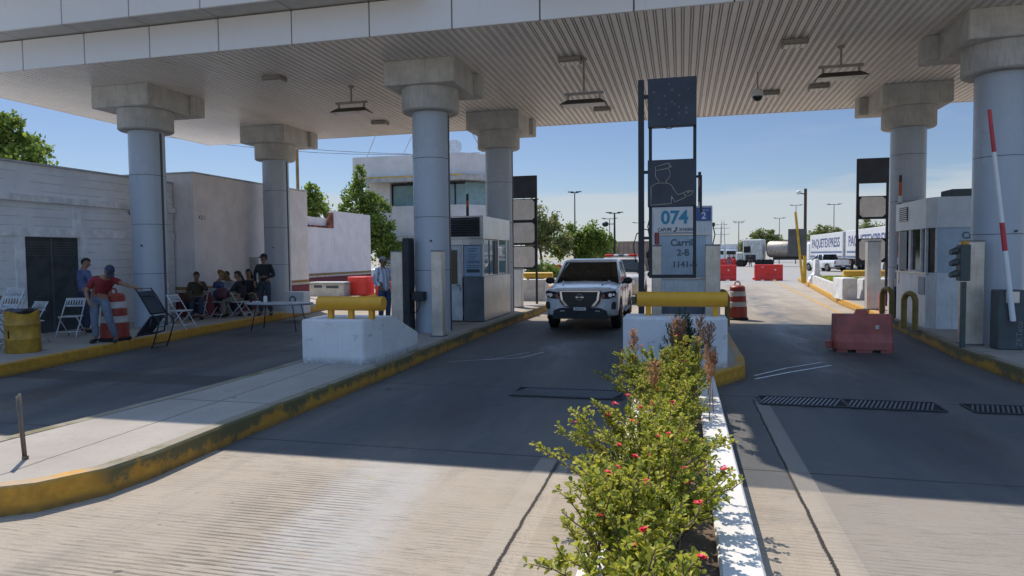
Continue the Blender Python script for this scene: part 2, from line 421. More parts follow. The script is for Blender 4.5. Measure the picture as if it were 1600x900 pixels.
def island(poly, name, kmat, h=K, wd=.15, wob=.008):
    poly = densify(poly, .7)                             # counter-clockwise outline
    poly = [(a + rnd.uniform(-wob, wob), b_ + rnd.uniform(-wob, wob)) for a, b_ in poly]
    o1 = offset(poly, .025); o2 = offset(poly, wd)
    g = MB(); rings = []
    for pl, z in ((poly, -.02), (offset(poly, .008), h - .03), (o1, h), (o2, h), (o2, h - .05)):
        rings.append([g.bm.verts.new((a, b_, z + (rnd.uniform(-.004, .003) if z > .1 else 0))) for a, b_ in pl])
    n = len(poly)
    for A, B in zip(rings, rings[1:]):
        for i in range(n): g.bm.faces.new((A[i], A[(i + 1) % n], B[(i + 1) % n], B[i]))
    struct(g.build(name + '_kerb', kmat))
    g = MB(); g.face([(a, b_, h - .006) for a, b_ in o2]); bmesh.ops.triangulate(g.bm, faces=g.bm.faces)
    struct(g.build(name + '_pavement', pave))
island([(-6.35, 3.75), (-5.75, 3.55), (-5.2, 3.68), (-4.72, 4.02), (-4.5, 4.45), (-4.45, 4.9), (-4.5, 6.0), (-4.5, 8.0), (-4.52, 10.5), (-4.58, 14), (-4.55, 18), (-4.45, 22), (-4.4, 28), (-4.5, 31),
        (-5.0, 32), (-6.0, 32), (-6.5, 30), (-6.5, 20), (-6.4, 14), (-6.14, 10.5), (-6.12, 7.4), (-6.3, 5.0)], 'left_island', kerb_w)
island([(-11.3, -3), (-10.8, 4), (-10.78, 8.7), (-11.1, 10.9), (-11.6, 14.2), (-12.1, 19.9), (-14.2, 29.8), (-16.2, 38), (-20, 48), (-45, 48), (-45, -3)], 'walkway', kerb_y)
island([(-.62, 10.1), (.36, 9.98), (.52, 10.02), (.95, 10.8), (1.0, 11.6), (1.0, 18), (.95, 23), (.6, 24), (-.6, 24), (-.98, 23), (-1.0, 18), (-1.0, 11.2)], 'centre_island', kerb_y)
island([(5.0, 10.2), (5.5, 9.9), (7.0, 9.9), (7.6, 10.6), (7.7, 20), (8.9, 30), (9.6, 49), (8.6, 50.4), (7.7, 49.6), (7.0, 42), (6.25, 34), (5.6, 27.1), (5.3, 21.4), (4.95, 16.2), (4.7, 13.1), (4.72, 11.0)], 'right_island', kerb_r)
island([(-6.0, 34), (-4.6, 34), (-5.2, 44), (-8, 56), (-14, 64), (-20, 60), (-9.5, 44)], 'verge', kerb_y)
# painted yellow lane line beyond the right lane
g = MB(); pts = [(4.75, 22.0), (5.15, 30), (5.6, 39), (6.2, 50), (6.6, 60), (7.2, 88)]
for (a, b_), (c_, d) in zip(pts, pts[1:]): g.face([(a - .07, b_, .004), (a + .07, b_, .004), (c_ + .07, d, .004), (c_ - .07, d, .004)])
struct(g.build('lane_line', M('road_line_paint', (.5, .3, .06), .7, var=.2, scale=5, dirt=(.28, .24, .2), dirt_amt=.8)))

# drain grates across the lanes
grate_m = M('grate_steel', (.13, .15, .17), .45, .5); gframe_m = M('grate_frame', (.05, .055, .06), .6, .3)
def grate(x0, x1, y0, y1, label):
    t = thing('drain_grate', label, 'drain grate', ((x0 + x1) / 2, (y0 + y1) / 2, 0), 0, 'drain grates across the lanes')
    L = (x1 - x0) / 2; W = (y1 - y0) / 2
    MB().box(-L, L, -W, W, .002, .006).build('pit', M('grate_pit', (.01, .011, .013), .9), t)
    g = MB()
    for s in (-1, 1): g.box(-L, L, s * W - .012, s * W + .012, .0065, .018)
    for s in (-1, 1): g.box(s * L - .012, s * L + .012, -W + .013, W - .013, .0065, .018)
    g.build('frame', gframe_m, t)
    g = MB(); n = int(2 * L / .055)
    for i in range(n):
        a = -L + .04 + i * (2 * L - .08) / n; g.box(a, a + .022, -W + .03, W - .03, .0065, .016, rot=(R(-20), 'Z'))
    g.build('bars', grate_m, t)
grate(-2.25, -.75, 8.85, 9.42, 'steel drain grate across the middle lane, in front of the oncoming pickup')
grate(.98, 1.98, 8.95, 9.45, 'drain grate section in the right lane, nearest the flower planter')
grate(2.0, 3.05, 8.93, 9.43, 'middle drain grate section in the right lane, between the other two')
grate(3.35, 4.5, 8.95, 9.42, 'drain grate section in the right lane, nearest the right island')
# strips of pale tape lying on the road
tape = M('tape', (.6, .62, .65), .4)
def strip(pts, wd, label):
    g = MB()
    for (a, b_), (c_, d) in zip(pts, pts[1:]):
        n = Vector((-(d - b_), c_ - a)).normalized() * wd / 2
        g.face([(a - n.x, b_ - n.y, .005), (a + n.x, b_ + n.y, .005), (c_ + n.x, d + n.y, .007), (c_ - n.x, d - n.y, .007)])
    tag(g.build('tape_strip', tape), label, 'tape strip')
strip([(1.08, 10.75), (1.7, 11.5), (2.45, 12.3)], .045, 'nearer of two pale tape strips lying across the right lane')
strip([(1.1, 11.05), (1.7, 11.9), (2.35, 12.6)], .035, 'farther of two pale tape strips lying across the right lane')
strip([(-3.5, 11.85), (-2.9, 12.2), (-2.62, 13.0)], .03, 'thin pale tape strip on the middle lane in front of the pickup')
strip([(-4.1, 11.5), (-3.4, 11.95), (-2.9, 12.9)], .018, 'thinnest pale tape strip on the middle lane beside the left island')

# ------------------------------------------------------------------ canopy
Zs = 6.12; CX0, CX1 = -17.1, 26.0; CY0, CY1 = 12.15, 21.95
fascia_m, nt, b = newmat('fascia_panels'); co, x, y, z = coords(nt)
n = noise(nt, co, .7, 4); n2 = noise(nt, co, 3, 6, .7, stretch=(3, 3, .5))
c = mix(nt, n, (.66, .645, .62), (.74, .725, .7)); c = mix(nt, n2.step(.55, .8) * .35, c, (.5, .46, .4))
nt.links.new(c, b.inputs['Base Color']); b.inputs['Roughness'].default_value = .5
soff_m, nt, b = newmat('corrugated_soffit'); co, x, y, z = coords(nt)
n = noise(nt, co, .25, 5, .6); n2 = noise(nt, co, 2, 5, .6, stretch=(4, .3, 1))
c = mix(nt, n.step(.3, .7), (.8, .76, .71), (.88, .84, .79)); c = mix(nt, n2.step(.5, .8) * .5, c, (.62, .55, .47))
stn = noise(nt, co, .5, 6, .7, stretch=(1.6, .35, 1)).step(.52, .72); c = mix(nt, stn * .28, c, (.42, .36, .3))
pan = noise(nt, co, 1, 0, 0, stretch=(1.0, .08, 1)); c = mix(nt, pan.step(.4, .6) * .12, c, (.5, .48, .45))
c = mix(nt, z.step(Zs + .012, Zs + .04) * .55, c, (.14, .12, .1))  # rib grooves painted darker to stand in for their shade
scr = (x * (1 / .16) + .43).frac().line(.5, .035, .01) * (y * (1 / .62)).frac().line(.5, .016, .004); c = mix(nt, scr * .7, c, (.1, .08, .06))
nt.links.new(c, b.inputs['Base Color']); b.inputs['Roughness'].default_value = .4
cp = thing('toll_canopy', 'wide toll plaza canopy with stepped cream fascia panels and ribbed metal ceiling', 'canopy', (0, 0, 0))
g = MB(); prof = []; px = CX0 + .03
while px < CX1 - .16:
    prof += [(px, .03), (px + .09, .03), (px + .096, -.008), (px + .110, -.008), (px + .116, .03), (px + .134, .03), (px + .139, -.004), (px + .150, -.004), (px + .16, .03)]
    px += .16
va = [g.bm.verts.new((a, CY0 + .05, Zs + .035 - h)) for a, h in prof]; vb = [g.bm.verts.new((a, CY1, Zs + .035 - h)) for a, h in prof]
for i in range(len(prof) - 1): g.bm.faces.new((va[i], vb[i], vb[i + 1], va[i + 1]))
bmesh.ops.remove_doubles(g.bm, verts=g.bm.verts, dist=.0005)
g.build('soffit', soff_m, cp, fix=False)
PW = 1.665; seam = M('fascia_seam', (.07, .065, .06), .7)
def tier(y0, z0, z1, xa, slot=None, depth=.06, face=-1, hi=None):
    """one row of separate cladding panels with open seams"""
    g = MB(); a = -14.13 - PW * 3 if face == -1 else CX0; a = max(a, xa)
    edges = [xa]; q = -14.13 - PW * 4
    while q < CX1: 
        if q > xa + .2: edges.append(q)
        q += PW
    edges = [q for q in edges if hi is None or q < hi]; edges.append(hi or CX1)
    for e0, e1 in zip(edges, edges[1:]):
      for e0, e1 in ([(e0, e1)] if not slot or e1 <= slot[0] or e0 >= slot[1] else [q for q in ((e0, slot[0]), (slot[1], e1)) if q[1] - q[0] > .1]): g.box(e0 + .012, e1 - .012, min(y0, y0 - face * depth), max(y0, y0 - face * depth), z0, z1, bevel=.008)
    g.mat(seam); return g
T1, T2, T3 = 6.78, 7.95, 9.2; U2, U3 = 11.62, 10.9
g = tier(CY0, Zs, T1 - .012, CX0); o = g.build('fascia_lower', fascia_m, cp)
S2 = (-4.6, -2.72); S3 = (-5.12, -3.3)      # unseen gap added in the upper tiers so sun reaches the planter
g = tier(U2, T1 + .012, T2 - .012, CX0 - .5, S2, hi=S2[0]); g.build('fascia_upper', fascia_m, cp); g = tier(U2, T1 + .012, T2 - .012, S2[1]); g.build('fascia_upper', fascia_m, cp)
g = tier(U3, T2 + .012, T3, CX0 - 1.0, S3, hi=S3[0]); g.build('fascia_top_unseen', fascia_m, cp); g = tier(U3, T2 + .012, T3, S3[1]); g.build('fascia_top_unseen', fascia_m, cp)  # unseen top tier, added to carry the canopy shadow further forward
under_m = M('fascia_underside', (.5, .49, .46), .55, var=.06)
for (ya, yb, zc, xa, sl) in ((U2 + .06, CY0 + .2, T1, CX0 - .5, S2), (U3 + .06, U2 + .2, T2, CX0 - 1, S3)):
    for lo, hi in ((xa, sl[0]), (sl[1], CX1)):
        g = MB(); q = -14.13 - PW * 4
        while q < CX1:
            e0, e1 = max(q, lo), min(q + PW, hi)
            if e1 - e0 > .1: g.box(e0 + .012, e1 - .012, ya, yb, zc + .013, zc + .04)
            q += PW
        g.build('fascia_step', under_m, cp)
g = MB()
g.box(CX0 + .08, CX1, CY0 + .075, CY1 - .03, Zs + .05, T1 - .02)                                                         # dark core behind the seams
g.box(CX0 - .42, S2[0] - .01, U2 + .075, CY1 + 1.1, T1 + .05, T2 - .02); g.box(CX0 - .92, S3[0] - .01, U3 + .075, CY1 + 1.8, T2 + .05, T3 - .02)  # upper tiers run further back out of sight to set the rear shadow edge
g.box(S2[1] + .01, CX1, U2 + .075, CY1 + 1.1, T1 + .05, T2 - .02); g.box(S3[1] + .01, CX1, U3 + .075, CY1 + 1.8, T2 + .05, T3 - .02)
g.build('roof_core', seam, cp)
g = MB()
for (xx, ya, yb, za, zb) in ((CX0, CY0 + .07, CY1, Zs, T1 - .01), (CX0 - .5, U2 + .07, CY1 + 1.1, T1 + .04, T2 - .01), (CX0 - 1, U3 + .07, CY1 + 1.8, T2 + .04, T3)):
    g.box(xx, xx + .06, ya, yb, za, zb, bevel=.006)
g.build('fascia_end', M('fascia_end_paint', (.55, .42, .36), .55), cp)
g = MB(); g.box(CX0, CX1, CY1 + .003, CY1 + .06, Zs, T1 - .01); g.box(CX0 - .4, CX1, CY1 + 1.1, CY1 + 1.16, T1 + .04, T2 - .01)
g.box(CX0 + .07, CX1, CY1 + .065, CY1 + 1.09, T1 + .06, T1 + .1)
g.build('fascia_rear', fascia_m, cp)

# columns
def column(x_, y_, zb, label, joints, capx=(-.8, .8), side=False):
    t = thing('canopy_column', label, 'column', (x_, y_, zb), 0, 'round clad columns holding the canopy')
    H = Zs + .01 - zb; g = MB(); zs = [0] + [j - zb for j in joints] + [5.1 - zb]
    for a, b_ in zip(zs, zs[1:]): g.cyl((0, 0, a + (.006 if a else 0)), (0, 0, b_ - .006), .415, seg=48)
    g.build('shaft', column_paint, t)
    g = MB()
    for j in zs[1:-1]: g.cyl((0, 0, j - .0055), (0, 0, j + .0055), .408, seg=40)
    g.box(.395, .428, -.03, .03, .02, 5.05 - zb); g.build('seam', column_grey, t)
    MB().lathe([(.60, 5.101 - zb), (.635, 5.13 - zb), (.635, 5.6 - zb)], seg=48).build('collar', beige_conc, t)
    g = MB(); g.box(capx[0], capx[1], -.72, .72, 5.602 - zb, H, bevel=.02)
    if side: g.box(capx[0] - .22, capx[1] - .03, .722, 1.2, 5.64 - zb, H, bevel=.02)
    else: g.box(capx[0] + .03, capx[1] + .12, .722, 1.15, 5.62 - zb, H, bevel=.02)
    g.build('cap', beige_conc, t)
    MB().cyl((.12, -.41, 1.9 - zb + .35), (.12, -.435, 1.9 - zb + .35), .022, seg=10).build('bolt_hole', column_grey, t)
    return t
zf = K - .006
column(-13.07, 14.5, zf, 'round grey clad column on the walkway, standing beside the man in the red polo shirt', (1.55, 2.78, 4.0), capx=(-.93, .72))
column(-5.47, 14.5, zf, 'nearest column on the left island, beside the louvred steel booth', (1.6, 2.78, 4.08))
column(5.66, 14.35, zf, 'thick round column at the right edge, behind the red and white boom arm', (2.2, 3.6), side=True)
column(-12.98, 19.95, zf, 'column in the rear row by the pinkish wall and the folding table', (1.7, 2.9, 4.1))
column(-5.36, 19.95, zf, 'column in the rear row directly behind the louvred steel booth', (1.7, 2.9, 4.1))
column(5.72, 19.8, zf, 'column in the rear row behind the white chamfered booth', (1.5, 3.2, 4.4), side=True)

# ceiling lights, hung floodlights, dome camera
def ceil_light(x_, y_, label):
    t = thing('ceiling_light', label, 'ceiling light', (x_, y_, Zs + .006), 0, 'flat lamps fixed under the canopy')
    MB().box(-.24, .24, -.17, .17, -.11, 0, bevel=.02).build('housing', lampm, t)
    g = MB()
    for i in range(4): g.box(-.2 + i * .105, -.115 + i * .105, -.13, .13, -.12, -.112)
    g.build('lens', diff, t)
for a, b_, l in ((-9.2, 14.2, 'flat ceiling light above the gap between the two leftmost front columns'), (-9.1, 19.7, 'small flat ceiling light at the rear, left of the centre columns'),
              (-2.33, 14.65, 'flat ceiling light beside the stem of the middle floodlight'), (-2.22, 19.8, 'flat ceiling light near the rear edge left of the dark lane sign'),
              (2.18, 14.7, 'flat ceiling light nearest the front edge, right of the dark lane sign'), (2.23, 19.1, 'flat ceiling light behind the dome camera'),
              (3.35, 18.7, 'smallest flat ceiling light, behind the right floodlight')): ceil_light(a, b_, l)
def flood(x_, y_, L, label):
    t = thing('floodlight', label, 'floodlight', (x_, y_, Zs + .006), 0, 'long floodlights hung from the canopy')
    MB().cyl((0, 0, 0), (0, 0, -L), .022, seg=10).cyl((0, 0, -.04), (0, 0, 0), .07, seg=12).build('stem', lampm, t)
    g = MB(); g.box(-.42, .42, -.03, .03, -L - .05, -L + .0); 
    for s in (-.34, .34): g.box(s - .02, s + .02, -.02, .02, -L - .16, -L - .052)
    g.build('bracket', lampm, t)
    g = MB(); g.mat(flood_d)
    g.loft([[(-.36, -.07, -L - .16), (.36, -.07, -L - .16), (.36, .07, -L - .16), (-.36, .07, -L - .16)], [(-.5, -.2, -L - .27), (.5, -.2, -L - .27), (.5, .2, -L - .27), (-.5, .2, -L - .27)]], smooth=False)
    g.build('reflector', flood_d, t)
    MB().box(-.46, .46, -.16, .16, -L - .279, -L - .2715).build('lens', diff, t)
flood(-7.92, 15.5, .38, 'hung floodlight on the left, between the front left and front middle columns')
flood(-2.05, 14.75, .72, 'floodlight with the longest stem, left of the tall black lane sign')
flood(3.17, 15.35, .38, 'hung floodlight on the right with the short stem, in front of the right columns')
t = thing('dome_camera', 'white dome camera hanging on a short stem under the canopy', 'camera', (1.72, 17.0, Zs + .006))
MB().cyl((0, 0, 0), (0, 0, -.38), .02, seg=10).build('stem', galv, t)
MB().lathe([(.03, -.37), (.11, -.42), (.13, -.5), (.13, -.56)]).build('body', white_paint, t)
MB().ball((0, 0, -.56), .12, (1, 1, 1)).build('dome', wglass, t)

# ------------------------------------------------------------------ barrier blocks with yellow tubes
def tube_bar(x_, y_, z_, L, label, legs=(-.5, .5), h=.24, mat=yellow):
    t = thing('bumper_bar', label, 'bumper bar', (x_, y_, z_), 0, 'yellow steel bumper tubes')
    MB().cyl((-L / 2, 0, h + .115), (L / 2, 0, h + .115), .115, seg=28).build('tube', mat, t)
    for q in legs: MB().box(q - .04, q + .04, -.04, .04, 0, h + .02).build('leg', mat, t)
    return t
def block(name, poly, x_, y_, h, label, chips=True, mat=barrier_white):
    g = MB(); g.prism(poly, 0, h); bmesh.ops.recalc_face_normals(g.bm, faces=g.bm.faces)
    bmesh.ops.bevel(g.bm, geom=[e for e in g.bm.edges if max(v.co.z for v in e.verts) > h - .01], offset=.02, segments=2, affect='EDGES')
    o = g.build(name, mat, None, (x_, y_, zf)); tag(o, label, 'concrete block', 'white concrete blocks at the island ends'); return o
g = MB(); 
def lblock():
    g = MB(); h = .70
    pts = dict(a=(-.55, 0, 0), b=(.53, 0, 0), c=(.64, .45, 0), d=(.64, 2.0, 0), e=(-.55, 2.0, 0), A=(-.55, 0, h), B=(.53, 0, h), Cc=(.64, .45, h), D=(.64, .9, h), E=(-.55, .9, h), F=(.64, 2.0, .3), G=(-.55, 2.0, .3))
    v = {k: g.bm.verts.new(p) for k, p in pts.items()}
    for f in (('a', 'b', 'B', 'A'), ('b', 'c', 'Cc', 'B'), ('c', 'd', 'F', 'D', 'Cc'), ('d', 'e', 'G', 'F'), ('e', 'a', 'A', 'E', 'G'), ('A', 'B', 'Cc', 'D', 'E'), ('E', 'D', 'F', 'G'), ('e', 'd', 'c', 'b', 'a')):
        g.bm.faces.new([v[k] for k in f])
    bmesh.ops.recalc_face_normals(g.bm, faces=g.bm.faces)
    bmesh.ops.bevel(g.bm, geom=[e for e in g.bm.edges if not all(q.co.z < .01 for q in e.verts)], offset=.018, segments=2, affect='EDGES')
    return g
o = lblock().build('barrier_block', barrier_white, None, (-5.38, 9.72, zf)); tag(o, 'white sloping concrete block on the left island, in front of the drinking man', 'concrete block', 'white concrete blocks at the island ends')
tube_bar(-5.18, 9.98, zf + .70, 1.14, 'yellow bumper tube on three legs on top of the left island block', (-.36, 0, .36), .13)
block('barrier_block', [(-.66, 0), (.49, 0), (.68, .16), (.68, .75), (-.85, .75), (-.85, .16)], -.02, 10.28, .74, 'white chamfered concrete block behind the flowers on the centre island')
tube_bar(.0, 10.7, zf + .74, 1.34, 'long yellow bumper tube on top of the block behind the flowers', (-.5, .5), .14)
block('barrier_block', [(-.55, 0), (.5, 0), (.5, .8), (-.55, .8)], -5.45, 24.8, .78, 'pale concrete block at the far end of the left island, behind the pickup', mat=white_paint)
tube_bar(-5.25, 25.1, zf + .78, 1.1, 'bright yellow bumper bar at the far end of the left island', (-.4, .4), .05, yellow_l)
block('barrier_block', [(-.35, 0), (.12, 0), (.2, .8), (-.1, 1.6), (-.35, 1.6)], 5.9, 26.2, .76, 'pale angular concrete block on the far right island, beside the grass bed', mat=white_paint)
block('barrier_block', [(-.45, 0), (.6, 0), (.6, .8), (-.45, .8)], 6.75, 26.6, .72, 'pale square concrete block on the far right island, behind the slim steel post', mat=white_paint)
tube_bar(6.35, 26.5, zf + .8, 1.45, 'bright yellow bumper bar on the far right island', (-.5, .5), .02, yellow_l)

# stainless posts (traffic light housings)
def spost(x_, y_, wx, dy, h, label, mat=steel_warm, box=False):
    t = thing('steel_post', label, 'steel post', (x_, y_, zf), 0, 'tall stainless steel service posts')
    MB().box(-wx / 2, wx / 2, -dy / 2, dy / 2, 0, h, bevel=.012).build('housing', mat, t)
    MB().box(-wx / 2 - .006, wx / 2 + .006, -dy / 2 - .006, dy / 2 + .006, h + .001, h + .02).build('cap', steel_d, t)
    MB().box(-wx / 2 - .02, wx / 2 + .02, -dy / 2 - .02, dy / 2 + .02, 0, .03).build('base_plate', steel_d, t)
    return t
spost(-4.98, 13.5, .24, .22, 1.8, 'stainless post standing in front of the nearest left island column')
t = spost(-6.08, 14.0, .28, .3, 1.8, 'stainless post beside the drinking man, with a dark panel on its right side')
MB().box(.15, .3, -.16, .16, .0, 2.1, bevel=.01).build('side_panel', blackm, t)
MB().box(.31, .6, -.1, .1, .72, .92, bevel=.01).build('tray', blackm, t)
MB().tube([(.5, -.05, .72), (.5, -.08, .6), (.44, -.08, .48), (.3, -.05, .45)], .01).build('cable', blackm, t)
spost(-15.1 + 1.25, 15.6, .26, .24, 1.8, 'stainless post on the walkway between the red and white drum and the front left column')
spost(.62, 14.6, .3, .26, 1.86, 'stainless post at the right side of the booth marked 074')
spost(-.5, 14.5, .2, .22, 1.86, 'slim stainless post at the left side of the booth marked 074')
spost(5.45, 21.9, .36, .3, 2.0, 'pale steel post on the right island in front of the yellow bumper bar', steel)
spost(-5.2, 21.6, .3, .3, 1.25, 'short steel cabinet post on the left island behind the louvred booth', steel)
spost(5.06, 13.85, .3, .3, 1.86, 'stainless post beside the boom gate on the right island')
# hoop guards
def hoop(x_, y_, label, h=.78, w_=.3, mat=None):
    t = thing('hoop_guard', label, 'hoop guard', (x_, y_, zf), 0, 'olive yellow steel hoop guards')
    pts = [(0, -w_ / 2, 0), (0, -w_ / 2, h - w_ / 2)] + [(0, -w_ / 2 * math.cos(a), h - w_ / 2 + w_ / 2 * math.sin(a)) for a in [PI * i / 10 for i in range(1, 10)]] + [(0, w_ / 2, h - w_ / 2), (0, w_ / 2, 0)]
    g = MB(); g.tube(pts, .06, 14)
    for p in pts[1:-1]: g.ball(p, .06, sub=1)
    g.build('hoop', mat or M('olive_yellow', (.3, .21, .05), .55, var=.15), t)
    g = MB()
    for s in (-1, 1): g.cyl((0, s * w_ / 2, 0), (0, s * w_ / 2, .012), .09, seg=14)
    g.build('foot', steel_d, t); return t
for a, b_, c_, l in ((4.82, 16.4, 20, 'yellow hoop guard nearest the camera, at the corner of the white chamfered booth'), (4.93, 18.5, 20, 'second yellow hoop guard by the white chamfered booth, nearer the fire extinguisher')):
    hoop(a, b_, l, w_=.36).rotation_euler.z = R(c_)
hoop(.93, 16.6, 'yellow hoop guard right of the booth marked 074, next to the red drum', .8, .4).rotation_euler.z = R(30)

# ------------------------------------------------------------------ lane sign frames
t = thing('lane_sign', 'tall black lane sign frame with the outline of an attendant holding out a hand', 'lane sign', (0, 12.2, zf))
g = MB(); g.box(-.74, -.64, -.05, .05, 0, 4.72); g.build('post', blackm, t)
g = MB()
for q in (-.56, .19): g.box(q, q + .055, -.03, .03, 1.27, 4.7)
g.box(-.504, .189, -.03, .03, 1.27, 1.33); g.box(-.64, -.56, -.03, .03, 1.95, 2.0); g.box(-.64, -.56, -.03, .03, 3.1, 3.15); g.box(-.64, -.56, -.03, .03, 4.4, 4.46)
g.box(.246, .34, -.02, .02, 3.0, 3.04); g.box(.30, .34, -.02, .02, 2.4, 2.999); g.build('frame', blackm, t)
a = MB().box(-.57, .24, -.11, .04, 3.88, 4.71, bevel=.008).build('signal_box', navy, t)
g = MB(); dots = [(0, 0), (-.12, .1), (.12, .1), (0, .2), (-.22, -.1), (-.1, -.12), (.12, -.1), (.24, -.12), (-.22, -.2), (-.1, -.22), (.12, -.2), (.24, -.2), (0, -.3), (-.3, .18), (.28, .2), (.05, -.05), (-.04, .3)]
for q, r_ in dots: g.cyl((-.165 + q, -.111, 4.3 + r_), (-.165 + q, -.116, 4.3 + r_), .02, seg=10)
g.build('light_dot', M('dead_led', (.11, .12, .14), .3), a)
MB().tube([(-.3, -.06, 3.88), (-.25, -.08, 3.85), (-.18, -.08, 3.85), (-.14, -.06, 3.88)], .006, 6).build('cable', blackm, a)
a = MB().box(-.575, .245, -.09, .04, 2.51, 3.32, bevel=.008).build('pictogram_board', navy, t)
def outline(pts, parent, m, y_=-.094, wd=.009, closed=False, ox=0, oz=0, sc=1):
    P = [(ox + p[0] * sc, y_, oz + p[1] * sc) for p in pts]
    if closed: P.append(P[0])
    g = MB(); g.tube(P, wd, 6); g.build('pictogram_line', m, parent)
# local board coords: crop pixels (150..720, 45..600) -> board
def bp(lst): return [((q - 150) / 570 * .82 - .575, 3.32 - (r_ - 50) / 540 * .81) for q, r_ in lst]
pline = M('pictogram_line', (.42, .4, .33), .6)
outline(bp([(245, 175), (240, 215), (250, 255), (285, 295), (280, 318)]), a, pline, wd=.006)
outline(bp([(388, 150), (412, 185), (415, 230), (395, 270), (368, 290), (372, 318)]), a, pline, wd=.006)
outline(bp([(245, 175), (240, 128), (395, 92), (410, 100), (400, 125), (435, 130), (390, 148), (245, 175)]), a, pline, wd=.006)
outline(bp([(280, 318), (230, 328), (190, 358), (190, 570), (430, 555), (430, 470), (470, 538), (600, 487), (590, 455)]), a, pline, wd=.006)
outline(bp([(280, 318), (370, 318), (425, 340), (500, 458), (575, 435), (625, 415), (685, 418), (672, 448), (640, 470), (600, 475), (580, 455), (575, 435)]), a, pline, wd=.006)
outline(bp([(640, 435), (615, 445), (620, 428), (660, 425)]), a, pline, wd=.005)

def back_sign(x_, y_, w_, panels, ztop, label, zlow, swap=1):
    t = thing('lane_sign', label, 'lane sign', (x_, y_, zf), 0, 'lane sign frames at the back of the islands')
    g = MB(); h = ztop - zf
    for s in (-1, 1): g.box(s * w_ / 2 - .035, s * w_ / 2 + .035, -.03, .03, (zlow - zf) if s == -swap else 0, h)
    for zc in panels: 
        g.box(-w_ / 2 + .036, w_ / 2 - .036, -.03, .03, zc[0] - zf - .07, zc[0] - zf - .03)
    g.build('frame', blackm, t)
    MB().box(-w_ / 2 - .01, w_ / 2 + .01, -.07, -.031, h - .78, h, bevel=.005).build('signal_box', navy, t)
    for z0, z1 in panels:
        pl = [( -w_/2+.06+.08, z0), (w_/2-.06-.08, z0), (w_/2-.06, z0+.08), (w_/2-.06, z1-.08), (w_/2-.06-.08, z1), (-w_/2+.06+.08, z1), (-w_/2+.06, z1-.08), (-w_/2+.06, z0+.08)]
        MB().prism([(p, q - zf) for p, q in pl], -.05, -.01, 'y').build('sign_panel', sign_panel, t)
        MB().box(-w_/2-.0, w_/2, -.009, .012, z0 - zf - .03, z1 - zf + .03).build('backing', blackm, t)
    return t
back_sign(-5.37, 23.2, .92, ((3.15, 3.85), (2.35, 3.05), (1.5, 2.22)), 4.68, 'black lane sign frame with three blank white panels behind the pickup', 1.4)
back_sign(5.78, 23.4, .85, ((3.0, 3.62), (1.65, 2.3)), 4.82, 'black lane sign frame with two blank white panels beside the rear right column', 1.45)

# ------------------------------------------------------------------ booths
# louvred steel booth on the left island
t = thing('toll_booth', 'stainless steel toll booth with a louvred grille, white door and notice panel', 'toll booth', (-5.5, 16.62, zf), 0, 'toll booths on the islands')
L0, L1, D = -.66, .60, 2.75
g = MB(); g.box(L0, L1, 0, D, 2.13, 2.72, bevel=.012); g.build('roof_box', steel, t)
g = MB(); g.box(L1 - .045, L1, .03, D, .02, 1.16); g.box(L0, L0 + .045, .03, D, .02, 2.128); g.box(L0 + .05, L1 - .05, D - .05, D, .02, 2.128); g.build('side_wall', steel, t)
g = MB(); g.box(.06, L1, -.0, .029, .02, 1.16); g.build('front_panel', steel_d, t)
g = MB()
for q in ((L0 + .051, L0 + .1), (.03, .058), ): g.box(q[0], q[1], 0, .04, 1.16 if q[0] > 0 else .02, 2.128)
g.box(L1 - .05, L1, 0, .05, 1.161, 2.128); g.box(L1 - .04, L1, 1.42, 1.5, 1.161, 2.128); g.box(L1 - .04, L1, 2.3, 2.38, 1.161, 2.128); g.box(L1 - .04, L1, 2.7, D, 1.161, 2.128)
g.box(L0 + .06, L1, -.01, .03, 1.98, 2.127); g.build('frame', steel, t)
d = MB().box(-.55, .02, .0, .035, .03, 1.97, bevel=.006).build('door', M('door_white', (.62, .65, .68), .4), t)
MB().box(-.42, -.1, -.006, -.001, .98, 1.85).build('window', wglass, d); g = MB().box(-.12, -.02, -.04, -.02, .93, .955); g.box(-.04, -.02, -.03, -.001, .8, .9); g.build('handle', steel_d, d)
n_ = MB().box(.08, L1 - .06, -.012, -.001, 1.17, 1.96, bevel=.003).build('notice_panel', M('notice_blue', (.3, .42, .55), .35, var=.05), t)
g = MB()
for i, q in enumerate([1.88, 1.83, 1.79, 1.72, 1.66, 1.61]): g.box(.2, .46 - (i % 3) * .04, -.0145, -.013, q, q + .018)
for q in (1.55, 1.51, 1.44, 1.39): g.box(.15, .5, -.0145, -.013, q, q + .025)
g.build('notice_text', txt_grey, n_); MB().box(.15, .5, -.0145, -.013, 1.27, 1.355).build('notice_text', txt_dark, n_)
g = MB(); g.box(L0 + .1, L1 - .09, -.012, -.004, 2.2, 2.68); g.build('louvre_back', blackm, t)
g = MB()
for i in range(8): g.box(L0 + .1, L1 - .09, -.05, -.013, 2.2 + i * .06, 2.212 + i * .06, rot=(R(35), 'X'))
g.build('louvre', steel_d, t)
g = MB(); g.box(L1 - .03, L1 - .015, .06, 1.41, 1.17, 2.12); g.box(L1 - .03, L1 - .015, 1.51, 2.29, 1.17, 2.12); g.build('window', gl_sky, t)
g = MB(); g.box(L1 - .012, L1 - .002, .55, .6, 1.2, 2.1); g.box(L1 - .012, L1 - .002, .95, 1.0, 1.2, 2.1); g.box(L1 - .012, L1 - .002, 1.08, 1.4, 1.2, 2.1); g.build('window_frame', blackm, t)
MB().box(L1 - .03, L1 - .012, 2.39, 2.69, 1.17, 2.12).build('notice_panel', M('side_notice', (.3, .32, .33), .5), t)
MB().box(L1 + .002, L1 + .02, .0, D, 1.13, 1.165).build('sill', steel, t)

